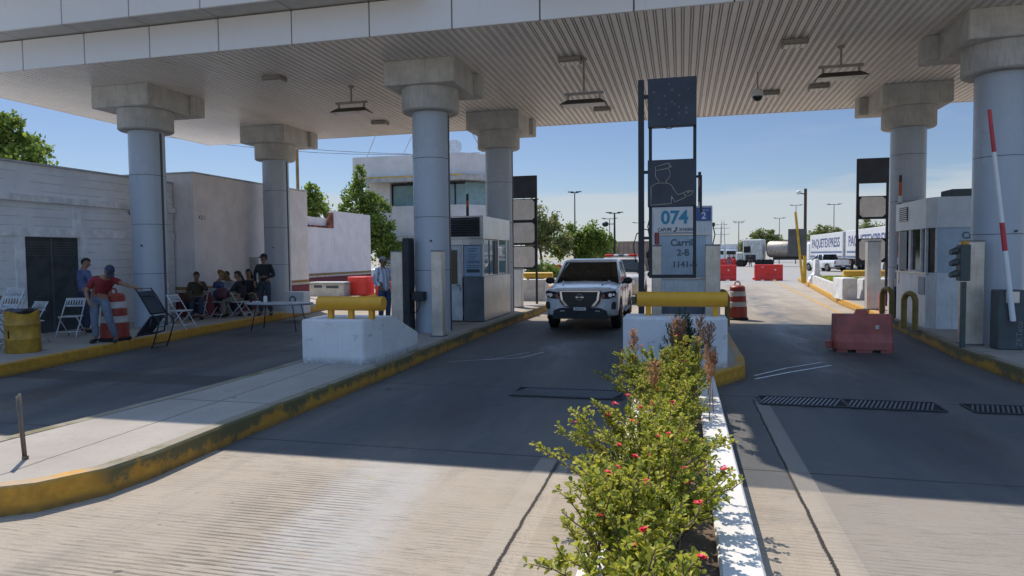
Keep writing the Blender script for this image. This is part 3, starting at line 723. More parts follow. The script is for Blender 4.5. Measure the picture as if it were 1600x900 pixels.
# slim booth marked 074 on the centre island
t = thing('toll_booth', 'narrow white toll booth marked 074 behind the black lane sign', 'toll booth', (0, 15.2, zf), 0, 'toll booths on the islands')
g = MB(); g.box(-.64, .64, 0, 3.4, .0, 2.72, bevel=.015); g.build('body', booth_white, t)
p = MB().box(-.54, .50, -.03, -.002, 1.2, 2.085, bevel=.004).build('window_panel', booth_panel, t)
MB().box(-.6, .60, -.05, -.002, 2.095, 2.12).build('ledge', steel, t)
MB().box(-.6, .60, -.045, -.002, 1.15, 1.18).build('ledge', steel, t)
MB().box(-.35, .36, -.02, -.002, .03, 1.1, bevel=.004).build('lower_door', booth_white, t)
text('Carril', .2, txt_grey, p, (.0, -.033, 1.93), bold=.006); text('2-B', .19, txt_grey, p, (.03, -.033, 1.715), bold=.006); text('1141-B', .18, txt_grey, p, (.06, -.033, 1.46), bold=.006)
p = MB().box(-.60, .28, -.035, -.002, 2.14, 2.68, bevel=.004).build('number_board', white_clean, t)
text('074', .39, txt_teal, p, (-.15, -.0385, 2.47), bold=.012, sx=.98)
text('CAPUFE', .105, txt_dark, p, (-.36, -.0385, 2.215), bold=.002, sx=.8); text('24 HORAS', .09, txt_dark, p, (.1, -.0385, 2.215), bold=.002, sx=.75)
g = MB(); g.tube([(-.115, -.041, 2.26), (-.1, -.041, 2.235), (-.12, -.041, 2.2), (-.155, -.041, 2.18)], .013, 6); g.ball((-.112, -.041, 2.255), .02, sub=1); g.ball((-.15, -.041, 2.182), .02, sub=1); g.build('telephone_symbol', txt_dark, p)
g = MB(); g.box(-.58, .26, -.0385, -.036, 2.15, 2.157); g.build('rule', txt_dark, p)
p = MB().box(.31, .61, -.03, -.002, 2.4, 2.68, bevel=.003).build('number_plate', blue_sign, t)
text('CASETA', .06, txt_white, p, (.46, -.034, 2.62)); text('2', .2, txt_white, p, (.46, -.034, 2.5), bold=.006)
g = MB(); g.tube([(.66, .2, 2.3), (.70, .18, 2.1), (.66, .2, 1.9), (.69, .18, 1.7), (.66, .2, 1.5)], .012, 6); g.box(.642, .7, .15, .25, 2.28, 2.36); g.build('cable', blackm, t)
g = MB(); g.tube([(-.66, .1, 2.6), (-.72, .0, 2.3), (-.67, 0, 1.95), (-.72, 0, 1.6), (-.66, 0, 1.2)], .014, 6); g.box(-.75, -.642, -.05, .1, 1.6, 1.75, bevel=.02); g.box(-.73, -.642, -.05, .08, 1.2, 1.3, bevel=.02); g.build('cable', blackm, t)
g = MB(); g.tube([(-1.0, .3, 1.5), (-1.05, .3, 1.9), (-.98, .3, 2.15), (-.8, .25, 2.25), (-.65, .2, 2.2)], .012, 6); g.build('antenna_arc', blackm, t)
g = MB(); g.box(-.55, .55, -.4, -.31, .0, .62); g.build('plinth', M('booth_plinth', (.12, .15, .18), .5), t)
tag(MB().cyl((0, 0, 0), (0, 0, .22), .05, seg=14).cyl((0, 0, .22), (0, 0, .25), .045, seg=14).build('red_canister', M('canister', (.35, .06, .07), .4), None, (-.5, 14.5, 2.105)), 'small dark red canister on top of the slim post beside the 074 board', 'canister')

# white booth with chamfered corner on the right island
t = thing('toll_booth', 'white toll booth with a chamfered window corner, beside two yellow hoop guards', 'toll booth', (5.25, 16.5, zf), 0, 'toll booths on the islands')
W = [(0, .3), (.12, 0), (1.75, 0), (1.75, 2.6), (.2, 2.6), (0, 2.4)]
g = MB(); g.prism(W, 0, 1.22); g.build('lower_wall', booth_white, t)
g = MB(); g.prism([(a - (.03 if a < 1 else -.02), b_ - (.04 if b_ < 1 else -.03)) for a, b_ in W], 2.2, 2.86); g.build('roof_box', M('booth_roof', (.72, .76, .78), .4, var=.05), t)
g = MB(); g.prism([(.05, .32), (.16, .05), (1.7, .05), (1.7, 2.55), (.22, 2.55), (.05, 2.35)], 1.221, 2.199); g.build('window', wglass, t)
g = MB(); g.box(.13, 1.76, .0, .05, 1.22, 2.2); g.build('front_panel', booth_panel, t)
g = MB()
g.bm.free()
for yy in (.32, .62, 1.35, 1.43, 2.2): MB().box(-.005, .045, yy, yy + .07, 1.221, 2.199).build('window_frame', white_paint, t)
MB().box(.09, .125, -.005, .05, 1.221, 2.199).build('window_frame', white_paint, t); MB().box(-.006, .04, .7, 1.34, 1.221, 1.26).build('window_frame', white_paint, t)
MB().box(-.012, -.003, 1.62, 2.15, 1.25, 2.18).build('notice_panel', M('dim_notice', (.16, .2, .22), .5), t)
MB().box(-.035, .1, .2, 2.4, 1.19, 1.2205).build('sill', steel, t)
MB().box(-.016, -.003, .35, .75, .72, 1.12).build('notice_plate', M('grey_plate', (.3, .33, .38), .5), t)
MB().box(-.012, -.003, 2.2, 2.35, .9, 1.2).build('notice_plate', steel, t)
g = MB(); g.box(-.05, -.041, 1.5, 2.1, 2.42, 2.75); g.build('vent', blackm, t)
g = MB()
for i in range(7): g.box(-.06, -.051, 1.5, 2.1, 2.43 + i * .046, 2.445 + i * .046)
g.build('vent_slat', steel, t)
text('Carril', .2, txt_grey, t, (.58, -.0045, 2.02), bold=.006, align='LEFT'); text('1', .18, txt_grey, t, (.86, -.0045, 1.78), bold=.006); text('1141-A', .17, txt_grey, t, (.62, -.0045, 1.55), bold=.006, align='LEFT')
g = MB(); g.box(.95, 1.55, 1.7, 2.4, 2.861, 3.16, bevel=.02); g.build('air_conditioner', M('ac_dark', (.08, .1, .12), .5), t)

# ------------------------------------------------------------------ boom gates
def boom(x_, y_, label, arm, cols, cab=(.42, .3, 1.02), lean=(0, 0), arm0=.95, r_=.045):
    t = thing('boom_gate', label, 'boom gate', (x_, y_, zf), 0, 'boom gates with raised arms')
    MB().box(-cab[0] / 2, cab[0] / 2, -cab[1] / 2, cab[1] / 2, 0, cab[2], bevel=.02).build('cabinet', M('gate_cabinet', (.07, .09, .1), .45), t)
    g = MB(); n = len(cols); yy = -cab[1] / 2 - .05; base = Vector((0, yy, arm0 - .45)); 
    for i, cm in enumerate(cols):
        a = base + Vector((lean[0] * i / n, 0, arm * i / n)); b_ = base + Vector((lean[0] * (i + 1) / n, 0, arm * (i + 1) / n))
        g.mat(cm); g.cyl(a, b_, r_ * (1 - .35 * i / n), r_ * (1 - .35 * (i + 1) / n), seg=12)
    g.build('arm', None, t)
    MB().box(-.1, .1, -cab[1] / 2 - .04, -cab[1] / 2 - .001, arm0 - .15, arm0 + .05, bevel=.01).build('hub', steel, t)
    return t
wht = white_clean; rd = M('boom_red', (.55, .05, .07), .5); ork = M('boom_orange', (.55, .13, .04), .5); bk = M('boom_black', (.04, .035, .04), .5)
t = boom(5.42, 13.3, 'boom gate at the right edge with its red and white arm raised and leaning left', 3.55, [wht] * 5 + [rd] * 2 + [wht] * 5 + [rd] * 3 , lean=(-.42, 0))
text('ZKTeco', .13, M('faded_letter', (.2, .24, .25), .5), t, (.12, -.153, .28), rot=(R(90), R(-90), 0))
tlm = M('signal_green', (.06, .085, .085), .5)
s_ = MB().box(-.73, -.57, .0, .2, 1.17, 1.8, bevel=.01).build('traffic_light', tlm, t)
g = MB()
for q in (1.3, 1.5, 1.7): g.loft([[(-.755, .09 + .07 * math.cos(a), q + .07 * math.sin(a)) for a in [2 * PI * i / 12 for i in range(12)]], [(-.86, .09 + .07 * math.cos(a), q - .03 + .05 * math.sin(a)) for a in [2 * PI * i / 12 for i in range(12)]]])
g.box(-.69, -.62, .03, .1, .0, 1.149); g.build('visor', tlm, s_)
MB().cyl((-.63, .1, 1.801), (-.63, .1, 1.86), .06, seg=14).build('beacon', M('amber', (.7, .35, .03), .4), s_)
boom(-6.22, 19.62, 'boom gate hidden behind the louvred steel booth, its dark striped arm raised above the roof', 3.05, [bk, ork, bk, bk, bk, bk, bk, ork, bk, ork, wht, bk, bk, bk, ork, bk], (.2, .2, 1), r_=.06)
boom(.46, 18.9, 'boom gate behind the booth marked 074, its orange and black arm raised above the roof', 3.35, [bk, ork, wht, bk] * 2 + [ork, ork, bk, bk, wht, bk, bk, ork, bk], (.3, .26, 1), r_=.06)
boom(5.37, 19.24, 'boom gate behind the white chamfered booth with an orange striped raised arm', 3.12, [bk, wht] * 3 + [ork, bk, ork, ork, bk, wht, bk, bk, wht, ork, ork, bk], (.2, .1, 1), r_=.055)

# fire extinguisher
t = thing('fire_extinguisher', 'red fire extinguisher standing by the booth hoops on the right island', 'fire extinguisher', (5.45, 20.9, zf))
MB().lathe([(.07, 0), (.08, .02), (.08, .5), (.04, .58), (.03, .6)]).build('cylinder', redp, t); MB().box(-.03, .03, -.05, .05, .6, .66, bevel=.01).build('valve', blackm, t)
# ------------------------------------------------------------------ flower planter
t = thing('planter', 'long low white kerbed planter filled with flowering shrubs between the two lanes', 'planter', (-.055, 0, 0))
rim_m, nt, b = newmat('planter_rim'); co, x, y, z = coords(nt)
n = noise(nt, co, 2, 5); n2 = noise(nt, co, 14, 5, .7)
c = mix(nt, n, (.62, .6, .57), (.72, .71, .69)); c = mix(nt, n2.step(.55, .75) * .4, c, (.4, .36, .3))
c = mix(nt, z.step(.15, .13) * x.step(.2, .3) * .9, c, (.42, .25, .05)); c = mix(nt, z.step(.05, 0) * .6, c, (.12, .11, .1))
nt.links.new(c, b.inputs['Base Color']); b.inputs['Roughness'].default_value = .75; bump(nt, b, n2, .3, .01)
g = MB()
for s in (-1, 1):
    x0, x1 = sorted((s * .5, s * .26)); g.box(x0, x1, -1.5, 9.95, -.02, .18, bevel=.015)
g.build('rim', rim_m, t)
struct_soil = MB().box(-.258, .258, -1.5, 9.94, -.02, .13).build('soil', soil, t)

def leaf(g, p, d, up, L, W, fold=.25):
    """one obovate leaf from p along d, folded on its midrib"""
    s = d.cross(up); 
    if s.length < 1e-3: s = Vector((1, 0, 0))
    s.normalize(); n = s.cross(d).normalized()
    a = p; m1 = p + d * L * .55; tip = p + d * L
    l1 = p + d * L * .35 + s * W * .36 + n * W * fold; l2 = p + d * L * .75 + s * W * .5 + n * W * fold
    r1 = p + d * L * .35 - s * W * .36 + n * W * fold; r2 = p + d * L * .75 - s * W * .5 + n * W * fold
    vs = [g.bm.verts.new(q) for q in (a, l1, l2, tip, r2, r1, m1)]
    for f in ((0, 1, 6), (1, 2, 6), (2, 3, 6), (3, 4, 6), (4, 5, 6), (5, 0, 6)):
        q = g.bm.faces.new([vs[i] for i in f]); q.material_index = g.mi; q.smooth = True
def rv(r_=1.0):
    while 1:
        v = Vector((rnd.uniform(-1, 1), rnd.uniform(-1, 1), rnd.uniform(-1, 1)))
        if .05 < v.length < 1: return v * r_
def shrub(x_, y_, rad, H, nst, nlf, label, mats, LL=.042, nfl=6, rx=1.0, dens=1.0, lean=(0, 0)):
    t = thing('flowering_shrub', label, 'shrub', (x_, y_, .13), 0, 'flowering shrubs in the planter')
    gs = MB(); gl = MB(); tips = []
    for i in range(nst):
        a = rnd.uniform(0, 2 * PI); e = rnd.random() ** .6
        base = Vector((rnd.uniform(-.18, .18), rnd.uniform(-.3, .3), 0))
        hh = H * (1 - .45 * e * e) * rnd.uniform(.6, 1.06)
        top = Vector((math.cos(a) * rad * e * rx + lean[0], math.sin(a) * rad * e + lean[1], hh))
        mid = base.lerp(top, .5) + Vector((rnd.uniform(-.06, .06), rnd.uniform(-.06, .06), hh * .12))
        pts = []
        for k in range(9):
            u = k / 8; q = base * (1 - u) ** 2 + mid * 2 * u * (1 - u) + top * u * u
            pts.append(q + rv(.012))
        gs.tube(pts, .008, 5, .003); tips.append((top, (pts[-1] - pts[-2]).normalized()))
        # side twigs
        twigs = [pts]
        for k in range(3):
            j = rnd.randint(3, 7); d = ((pts[j] - base).normalized() + rv(.9)).normalized(); d.z = abs(d.z) * .7 + .1
            tw = [pts[j] + d * .045 * q + rv(.006) for q in range(4)]; gs.tube(tw, .004, 4, .002); twigs.append(tw)
        for tw in twigs:
            segs = [(tw[k], tw[k + 1]) for k in range(0 if len(tw) < 6 else 2, len(tw) - 1)]
            cnt = int((nlf if len(tw) > 6 else nlf * .42) * dens)
            for k in range(cnt):
                p0, p1 = segs[int(rnd.random() ** .8 * len(segs)) % len(segs)]; p = p0.lerp(p1, rnd.random())
                ax = (p1 - p0).normalized(); o = rv(1); o = (o - ax * o.dot(ax)).normalized()
                d = (o + ax * rnd.uniform(.2, .9) + Vector((0, 0, .25))).normalized()
                gl.mat(mats[0] if rnd.random() < .72 else mats[1])
                L = LL * .9 * rnd.choice((.5, .65, .8, .9, 1, 1.15, 1.35)); leaf(gl, p + o * .004, d, Vector((0, 0, 1)) + rv(.5), L, L * .7)
    gs.build('stem', stemm, t, fix=False); gl.build('foliage', None, t, fix=False)
    for k in range(nfl):
        tp, d = tips[rnd.randrange(len(tips))]
        if tp.z < H * .45: tp = max((q for q, _ in rnd.sample(tips, 4)), key=lambda q: q.z)
        c0 = tp + Vector((rnd.uniform(-.02, .02), rnd.uniform(-.05, .01), .03)); g = MB(); g.mat(stemm); g.tube([tp, c0], .003, 4); g.mat(petal)
        for q in range(rnd.randint(3, 6)):
            c1 = c0 + rv(.018)
            for w_ in range(4):
                a = w_ * PI / 2 + rnd.random() * .5; d = Vector((math.cos(a), math.sin(a), .25 + rnd.uniform(-.3, .4))).normalized(); leaf(g, c1, d, Vector((0, 0, 1)), .016, .016, .1)
        g.build('flower', None, t, fix=False)
    return t
P1 = (leaf_pl, leaf_pl2); P2 = (leaf_pl2, leaf_pl)
shrub(-.12, 2.7, .5, .6, 40, 48, 'flowering shrub nearest the camera at the bottom edge of the photo', P1, .034, 4, rx=.85)
shrub(-.3, 3.45, .6, .64, 50, 54, 'bushy shrub second from the camera, reaching over the left rim of the planter', P1, .034, 8, rx=.85)
shrub(-.18, 4.15, .56, .72, 52, 54, 'bushy shrub with long arching stems, third from the camera', P1, .034, 8, rx=1.0)
shrub(-.28, 4.85, .66, .78, 54, 51, 'tall shrub with many red flowers, fourth from the camera', P1, .034, 11, rx=1.05, lean=(-.05, 0))
shrub(-.14, 5.6, .42, .56, 40, 48, 'lower shrub in the middle of the planter', P1, .032, 3, rx=.75)
shrub(-.1, 6.5, .44, .62, 46, 51, 'pale green shrub behind the middle of the planter', P1, .03, 2, rx=.75)
shrub(-.1, 7.35, .46, .7, 46, 51, 'pale yellow green shrub below the dry brown stalks', P1, .03, 2, rx=.9)
shrub(-.34, 8.0, .58, .76, 46, 45, 'shrub with flowering stems leaning out to the left, near the white block', P2, .034, 6, rx=1.0, lean=(-.1, 0))
shrub(.02, 8.15, .42, .84, 50, 54, 'dense pale shrub beside the white block, right of the leaning one', P1, .03, 2, rx=.8)
def stalk(x_, y_, H, label, n=9):
    t = thing('dry_flower_stalk', label, 'dry stalk', (x_, y_, .13), 0, 'dry brown flower stalks'); g = MB(); gs = MB()
    top = Vector((rnd.uniform(-.05, .05), rnd.uniform(-.04, .04), H)); gs.tube([(0, 0, 0), tuple(top * .5 + rv(.01)), tuple(top)], .007, 5, .004)
    for k in range(n):
        u = .66 + .34 * k / n; p = top * u
        for q in range(5):
            a = rnd.random() * 2 * PI; d = Vector((math.cos(a) * .75, math.sin(a) * .75, 1)).normalized(); L = (.14 - .07 * abs(k / n - .4)) * rnd.uniform(.7, 1.1)
            e = p + d * L; gs.tube([tuple(p), tuple(p + d * L * .5 + rv(.006)), tuple(e)], .003, 4, .002)
            for w_ in range(7): leaf(g, p + d * L * (.3 + .1 * w_) , (d + rv(.9)).normalized(), Vector((0, 0, 1)), .028, .013)
    gs.build('stem', leaf_dry, t, fix=False); g.build('seed_head', leaf_dry, t, fix=False)
for a, b_, h, l in ((.22, 8.5, .98, 'thickest dry brown flower stalk, right of the shrub crowns'), (.32, 8.55, .9, 'dry brown stalk farthest right near the white block'), (-.12, 8.9, .92, 'dry brown stalk in the middle, in front of the white block'),
                  (-.55, 8.7, .78, 'leftmost dry brown stalk near the white block'), (-.02, 9.0, .9, 'dry brown stalk just right of the middle one'), (.34, 7.6, .72, 'lower dry brown stalk hanging over the right rim'),
                  (-.3, 6.9, .66, 'short dry brown stalk on the left side of the pale shrubs'), (.28, 7.2, .74, 'upright brown stalk beside the right rim of the planter')): stalk(a, b_, h, l)
# feathery dark plant right in front of the block
t = thing('feathery_plant', 'dark feathery green plant in the shade in front of the white block', 'plant', (.02, 9.7, .13)); g = MB(); gs = MB()
for i in range(46):
    a = rnd.random() * 2 * PI; e = rnd.random() ** .7; top = Vector((math.cos(a) * .38 * e, math.sin(a) * .2 * e, .98 * (1 - .5 * e * e) * rnd.uniform(.75, 1.05)))
    pts = [top * u + Vector((0, 0, .05 * math.sin(u * PI))) + rv(.01) for u in (0, .3, .55, .8, 1)]; gs.tube(pts, .005, 4, .002)
    for k in range(70):
        j = rnd.randint(1, 3); p = pts[j].lerp(pts[j + 1], rnd.random()); d = (pts[j + 1] - pts[j]).normalized(); leaf(g, p, (d * .6 + rv(1)).normalized(), Vector((0, 0, 1)), .07, .012)
gs.build('stem', stemm, t, fix=False); g.build('foliage', leaf_fern, t, fix=False)

# ------------------------------------------------------------------ trees
def tree(name, x_, y_, H, lobes, nleaf, ls, mat, label, trunk_r=.14, thin=0, cat='tree', trunk_top=None, group=None):
    """lobes: (x, y, z, r) clumps of the crown relative to the base; leaf-sized faces spread through them"""
    t = thing(name, label, cat, (x_, y_, 0), 0, group)
    g = MB(); tt = trunk_top or min(l[2] for l in lobes) * .8
    zt = [Vector((rnd.uniform(-.05, .05) * k, rnd.uniform(-.05, .05) * k, tt * k / 4)) for k in range(5)]
    g.tube(zt, trunk_r, 8, trunk_r * .7); 
    g.build('trunk', bark, t)
    g = MB()
    for l in lobes:
        c0 = Vector(l[:3]); m = zt[-1].lerp(c0, .5) + rv(.12 * l[3]); g.tube([zt[-1], m, c0], trunk_r * .5, 6, trunk_r * .12)
        for q in range(4): 
            e = c0 + rv(l[3] * .9); g.tube([m.lerp(c0, .6), e], trunk_r * .16, 4, trunk_r * .05)
    g.build('branches', bark, t)
    g = MB(); vol = sum(l[3] ** 2 for l in lobes)
    for l in lobes:
        c0 = Vector(l[:3]); n = int(nleaf * l[3] ** 2 / vol)
        subs = [(rv(1).normalized() * l[3] * rnd.uniform(.25, .95), l[3] * rnd.uniform(.18, .42)) for _ in range(16)]
        for k in range(n):
            sc, sr = subs[rnd.randrange(16)]
            if rnd.random() < .85: p = c0 + sc + rv(sr)
            else: p = c0 + rv(l[3] * 1.08)
            if rnd.random() < thin: continue
            d = (rv(1) + Vector((0, 0, .2))).normalized(); L = ls * rnd.uniform(.5, 1.3); g.mat(mat if rnd.random() < .8 else leaf_dark)
            s = d.cross(rv(1)).normalized() * L * .35
            v = [g.bm.verts.new(q) for q in (p, p + d * L * .5 + s, p + d * L, p + d * L * .5 - s)]
            f = g.bm.faces.new(v); f.material_index = g.mi
    g.build('crown', None, t, fix=False); return t
def blob(n, rx, rz, z0, r0, r1, ry=None):
    out = []
    for i in range(n):
        a = rnd.random() * 2 * PI; e = rnd.random() ** .5; u = rnd.random()
        out.append((math.cos(a) * rx * e, math.sin(a) * (ry or rx) * e, z0 + rz * u, rnd.uniform(r0, r1) * (1.15 - .45 * u)))
    return out
tree('broadleaf_tree', -26.6, 22, 8, [(-.6, 0, 5.2, 1.2), (.9, 0, 5.6, 1.0), (-.2, 0, 6.9, .9), (.0, 0, 7.5, .6), (-1.5, 0, 6.5, 1.0), (1.7, 0, 5.2, .7), (0.4, .5, 6.1, 1.0)], 9000, .2, leaf_tree, 'bright green tree rising behind the white block building at the left edge')
tree('broadleaf_tree', -20.6, 41.5, 8, [(0, 0, 3.2, 1.7), (.5, 0, 4.6, 1.5), (-.3, 0, 5.8, 1.1), (-.2, 0, 6.9, .65), (-.1, 0, 7.7, .4), (1.2, 0, 3.6, 1.2), (1.5, 0, 2.4, 1.2), (-1, 0, 4.6, 1)], 13000, .2, leaf_tree, 'pointed green tree growing beside the broken pinkish wall in front of the grey building')
tree('broadleaf_tree', -21.0, 39, 7, [(-1.4, 0, 5.2, .9), (-2.2, 0, 5.6, .8), (-2.9, 0, 4.9, .7), (-1.8, 0, 6.1, .5), (-2.6, 0, 4.2, 1.)], 5000, .2, leaf_tree, 'smaller loose green tree left of the pointed tree, above the pinkish wall')
tree('broadleaf_tree', -11.6, 57, 8, [(-.6, 0, 3.6, 2.0), (-1.0, 0, 5.2, 1.6), (.8, 0, 4.4, 1.4), (-2.0, 0, 4.4, 1.6), (1.6, 0, 3.0, 1.2)], 9000, .26, leaf_olive, 'tall olive green tree with thin twigs behind the far blank lane sign', thin=.15)
tree('broadleaf_tree', -9.3, 60, 6, [(0, 0, 3.3, 1.5), (1.4, 0, 3.6, 1.1), (2.4, 0, 3.1, 1.1), (-1.2, 0, 2.8, 1.2), (.8, 0, 2.2, 1.3)], 9000, .24, leaf_tree, 'low bushy bright green tree behind the pickup, beside the slim lamp post')
tree('broadleaf_tree', -7.9, 64, 6, [(0, 0, 3.2, 1.3), (.8, 0, 2.6, 1.2), (-.9, 0, 2.5, 1.2)], 5000, .24, leaf_tree, 'small green tree left of the long brown wall')
tree('hedge_bush', -9.5, 46, 2, blob(7, 2.0, .5, .6, .6, .8, 1.0), 6000, .12, leaf_tree, 'clipped yellow green hedge bush beside the red barriers, left of the pickup', .05, cat='bush')
for a, b_, s, l in ((16.5, 150, 1.0, 'round green tree behind the tank trailer'), (26.5, 138, 1.0, 'spreading green tree far behind the yellow camera pole, left of the box trailers'), (35.0, 140, 1.15, 'loose green tree above the box trailers, left of the rear right column'),
                 (24.5, 150, .9, 'low green tree behind the front end of the box trailers'), (5.5, 190, .7, 'smallest hazy tree near the far end of the road')):
    tree('broadleaf_tree', a, b_, 8, [(q[0] * s, q[1] * s, q[2] * s, q[3] * s) for q in [(-2.6, 0, 3.4, 1.7), (0, 0, 4.4, 2.2), (2.4, 0, 3.9, 1.9), (-1.2, 0, 5.6, 1.5), (1.4, 0, 5.4, 1.3), (3.9, 0, 3.3, 1.3), (-4, 0, 3.2, 1.2)]], 6500, .42, leaf_olive, l, .3, thin=.1)
tree('broadleaf_tree', 15.6, 33, 6, [(0, 0, 3.2, 1.3), (.6, 0, 4.4, 1.2), (-.2, 0, 5.2, .8), (1.6, 0, 3.6, 1.2)], 5000, .2, leaf_dark, 'dark green tree behind the rough brick wall at the right edge')
gr = MB()
for k in range(9000):
    yy = rnd.uniform(28, 40.5); xx = rnd.uniform(5.95 + (yy - 28) * .098, 8.3 + (yy - 28) * .05); h = rnd.uniform(.1, .24); d = rv(.07)
    gr.mat(leaf_pl if rnd.random() < .75 else leaf_pl2); p = Vector((xx, yy, .42)); n = Vector((rnd.uniform(-1, 1), rnd.uniform(-1, 1), 0)).normalized() * .035
    gr.face([p - n, p + n, p + n * .6 + Vector((d.x, d.y, h)), p - n * .6 + Vector((d.x, d.y, h))])
o = gr.build('ground_cover', None, None, fix=False); tag(o, 'bright green ground cover filling the raised bed on the right divider', 'ground cover'); o['kind'] = 'stuff'

# ------------------------------------------------------------------ walls and buildings on the left
def block_wall_mat(name, base, bw, bh, amt):
    m, nt, b = newmat(name); co, x, y, z = coords(nt)
    n = noise(nt, co, 1, 5, .6); n2 = noise(nt, co, 18, 4, .7); n3 = noise(nt, co, 3, 6, .7, stretch=(3, 3, .35))
    c = mix(nt, n.step(.3, .7), tuple(q * .86 for q in base), base); c = mix(nt, n3.step(.55, .8) * .3, c, (.3, .27, .25))
    row = z * (1 / bh); h = n2 * .6
    wav = (noise(nt, co, .8, 3) - .5) * .12
    jl = (row + wav).frac().line(.5, .035, .03) * noise(nt, co, 1.5, 3, .6).step(.4, .55)
    c = mix(nt, jl * amt, c, tuple(q * .45 for q in base)); h = h - jl * 1.5
    nt.links.new(c, b.inputs['Base Color']); b.inputs['Roughness'].default_value = .85; bump(nt, b, h, .5, .02); return m
wall_a = block_wall_mat('painted_block', (.84, .85, .86), .4, .2, .4)
stucco = M('stucco_pinkish', (.82, .77, .76), .9, var=.05, scale=1.5, dirt=(.5, .43, .4), dirt_amt=.3, bmp=.6, bscale=14, streak=True)
ochre = M('ochre_stripe', (.33, .2, .08), .8); maroon = M('maroon_band', (.2, .035, .045), .7, var=.12); cream = M('cream_stripe', (.62, .55, .48), .8)
t = thing('block_building', 'low white painted block building with a dark double door at the left', 'building', (-14.38, 0, 0))
g = MB(); g.box(-8, 0, -6, 12.2, 0, 4.1); g.box(-8, 0, 13.66, 16.86, 0, 4.1); g.box(-8, 0, 12.2, 13.66, 2.45, 4.1); g.build('wall', wall_a, t)
g = MB(); g.box(.002, .1, -6, 16.86, 3.24, 3.4, bevel=.01); g.build('beam', M('beam_paint', (.8, .8, .8), .8, bmp=.3), t)
g = MB(); g.box(.002, .03, -6, 16.86, 2.46, 2.66); g.box(.002, .03, 11.98, 12.2, .2, 2.455); g.box(.002, .03, 13.66, 13.86, .2, 2.455); g.box(.002, .03, 15.9, 16.1, .2, 2.455); g.box(.002, .03, 10.5, 10.7, 2.661, 3.235); g.box(.002, .03, 13.5, 13.7, 2.661, 3.235); g.build('pilaster', M('pilaster_paint', (.84, .85, .86), .8, bmp=.3), t)
d = MB().box(-.12, -.06, 12.205, 13.655, .2, 2.445).build('double_door', M('door_dark', (.06, .07, .075), .6, var=.2), t)
g = MB()
for s in (12.27, 12.98):
    for i in range(6): g.box(-.058, -.04, s, s + .6, 2.02 + i * .06, 2.045 + i * .06)
g.build('louvre', M('door_dark2', (.1, .11, .12), .6), d)
MB().box(-.058, -.045, 12.9, 12.95, .22, 2.43).build('meeting_rail', M('door_dark2', (.1, .11, .12), .6), d)
MB().box(.003, .04, 11.0, 12.1, .95, 1.15).build('ochre_band', ochre, t)
MB().box(-8.05, .05, -6.05, 16.85, 4.1, 4.14).build('coping', M('coping', (.5, .5, .5), .9), t)
def banded_wall(name, x0, x1, y0, y1, z1, label, cat='building', extra=None, front=True):
    t = thing(name, label, cat, (x0, y0, 0)); g = MB(); L = y1 - y0; W_ = x1 - x0; g.box(-6 if front else -.25, 0, 0, L, 0, z1)
    if extra:
        for e in extra: g.box(*e)
    g.build('wall', stucco, t)
    for (za, zb, m, nm) in ((.2, .92, maroon, 'maroon_band'), (.923, 1.0, cream, 'cream_stripe'), (1.003, 1.09, ochre, 'ochre_stripe')):
        g = MB(); g.box(.002, .012, 0, L, za, zb); 
        if front: g.box(-.8, .012, -.012, -.002, za, zb)
        g.build(nm, m, t)
    return t
t = banded_wall('stucco_building', -13.72, 0, 16.92, 23.1, 4.38, 'pinkish stucco building with a maroon, cream and ochre band, behind the seated group')
g = MB(); g.box(-6, .03, -.02, 6.2, 4.38, 4.43); g.build('coping', M('coping', (.5, .5, .5), .9), t)
MB().box(.003, .08, 2.55, 2.95, 1.4, 1.95, bevel=.01).build('meter_box', galv, t)
text('K2 1', .16, txt_dark, t, (.006, .35, 3.12), rot=(R(90), 0, R(90)))
tag(MB().tube([(-14.36, 15.2, 3.2), (-14.36, 15.25, 3.12), (-14.36, 15.5, 3.12)], .012, 6).build('hanging_cable', blackm), 'short dark cable end on the white block building under its beam', 'cable')
t = thing('stucco_wall', 'stepped pinkish stucco wall with a broken top and maroon base band, behind the red boxes', 'wall', (-18, 28, 0))
g = MB(); g.box(-.3, 0, -3, 4.95, 0, 3.46); g.box(-.3, 0, 4.96, 9.3, 0, 4.4); g.box(-6.3, -.31, -3, 9.3, 0, 4.0); g.build('wall', stucco, t)
g = MB(); 
for k in range(26): q = rnd.uniform(.0, 4.8); g.box(-.25 , .015, q, q + rnd.uniform(.1, .4), 3.46, 3.46 + rnd.uniform(.03, .12))
for k in range(8): g.box(-.28, -.05, 4.6 + k * .04, 5.1, 3.5 + k * .1, 3.6 + k * .1)
g.build('broken_brick', M('broken_brick', (.33, .13, .08), .9, var=.3), t)
for (za, zb, m, nm) in ((.1, .92, maroon, 'maroon_band'), (.923, 1.0, cream, 'cream_stripe'), (1.003, 1.12, ochre, 'ochre_stripe')): MB().box(.002, .012, -3, 9.3, za, zb).build(nm, m, t)
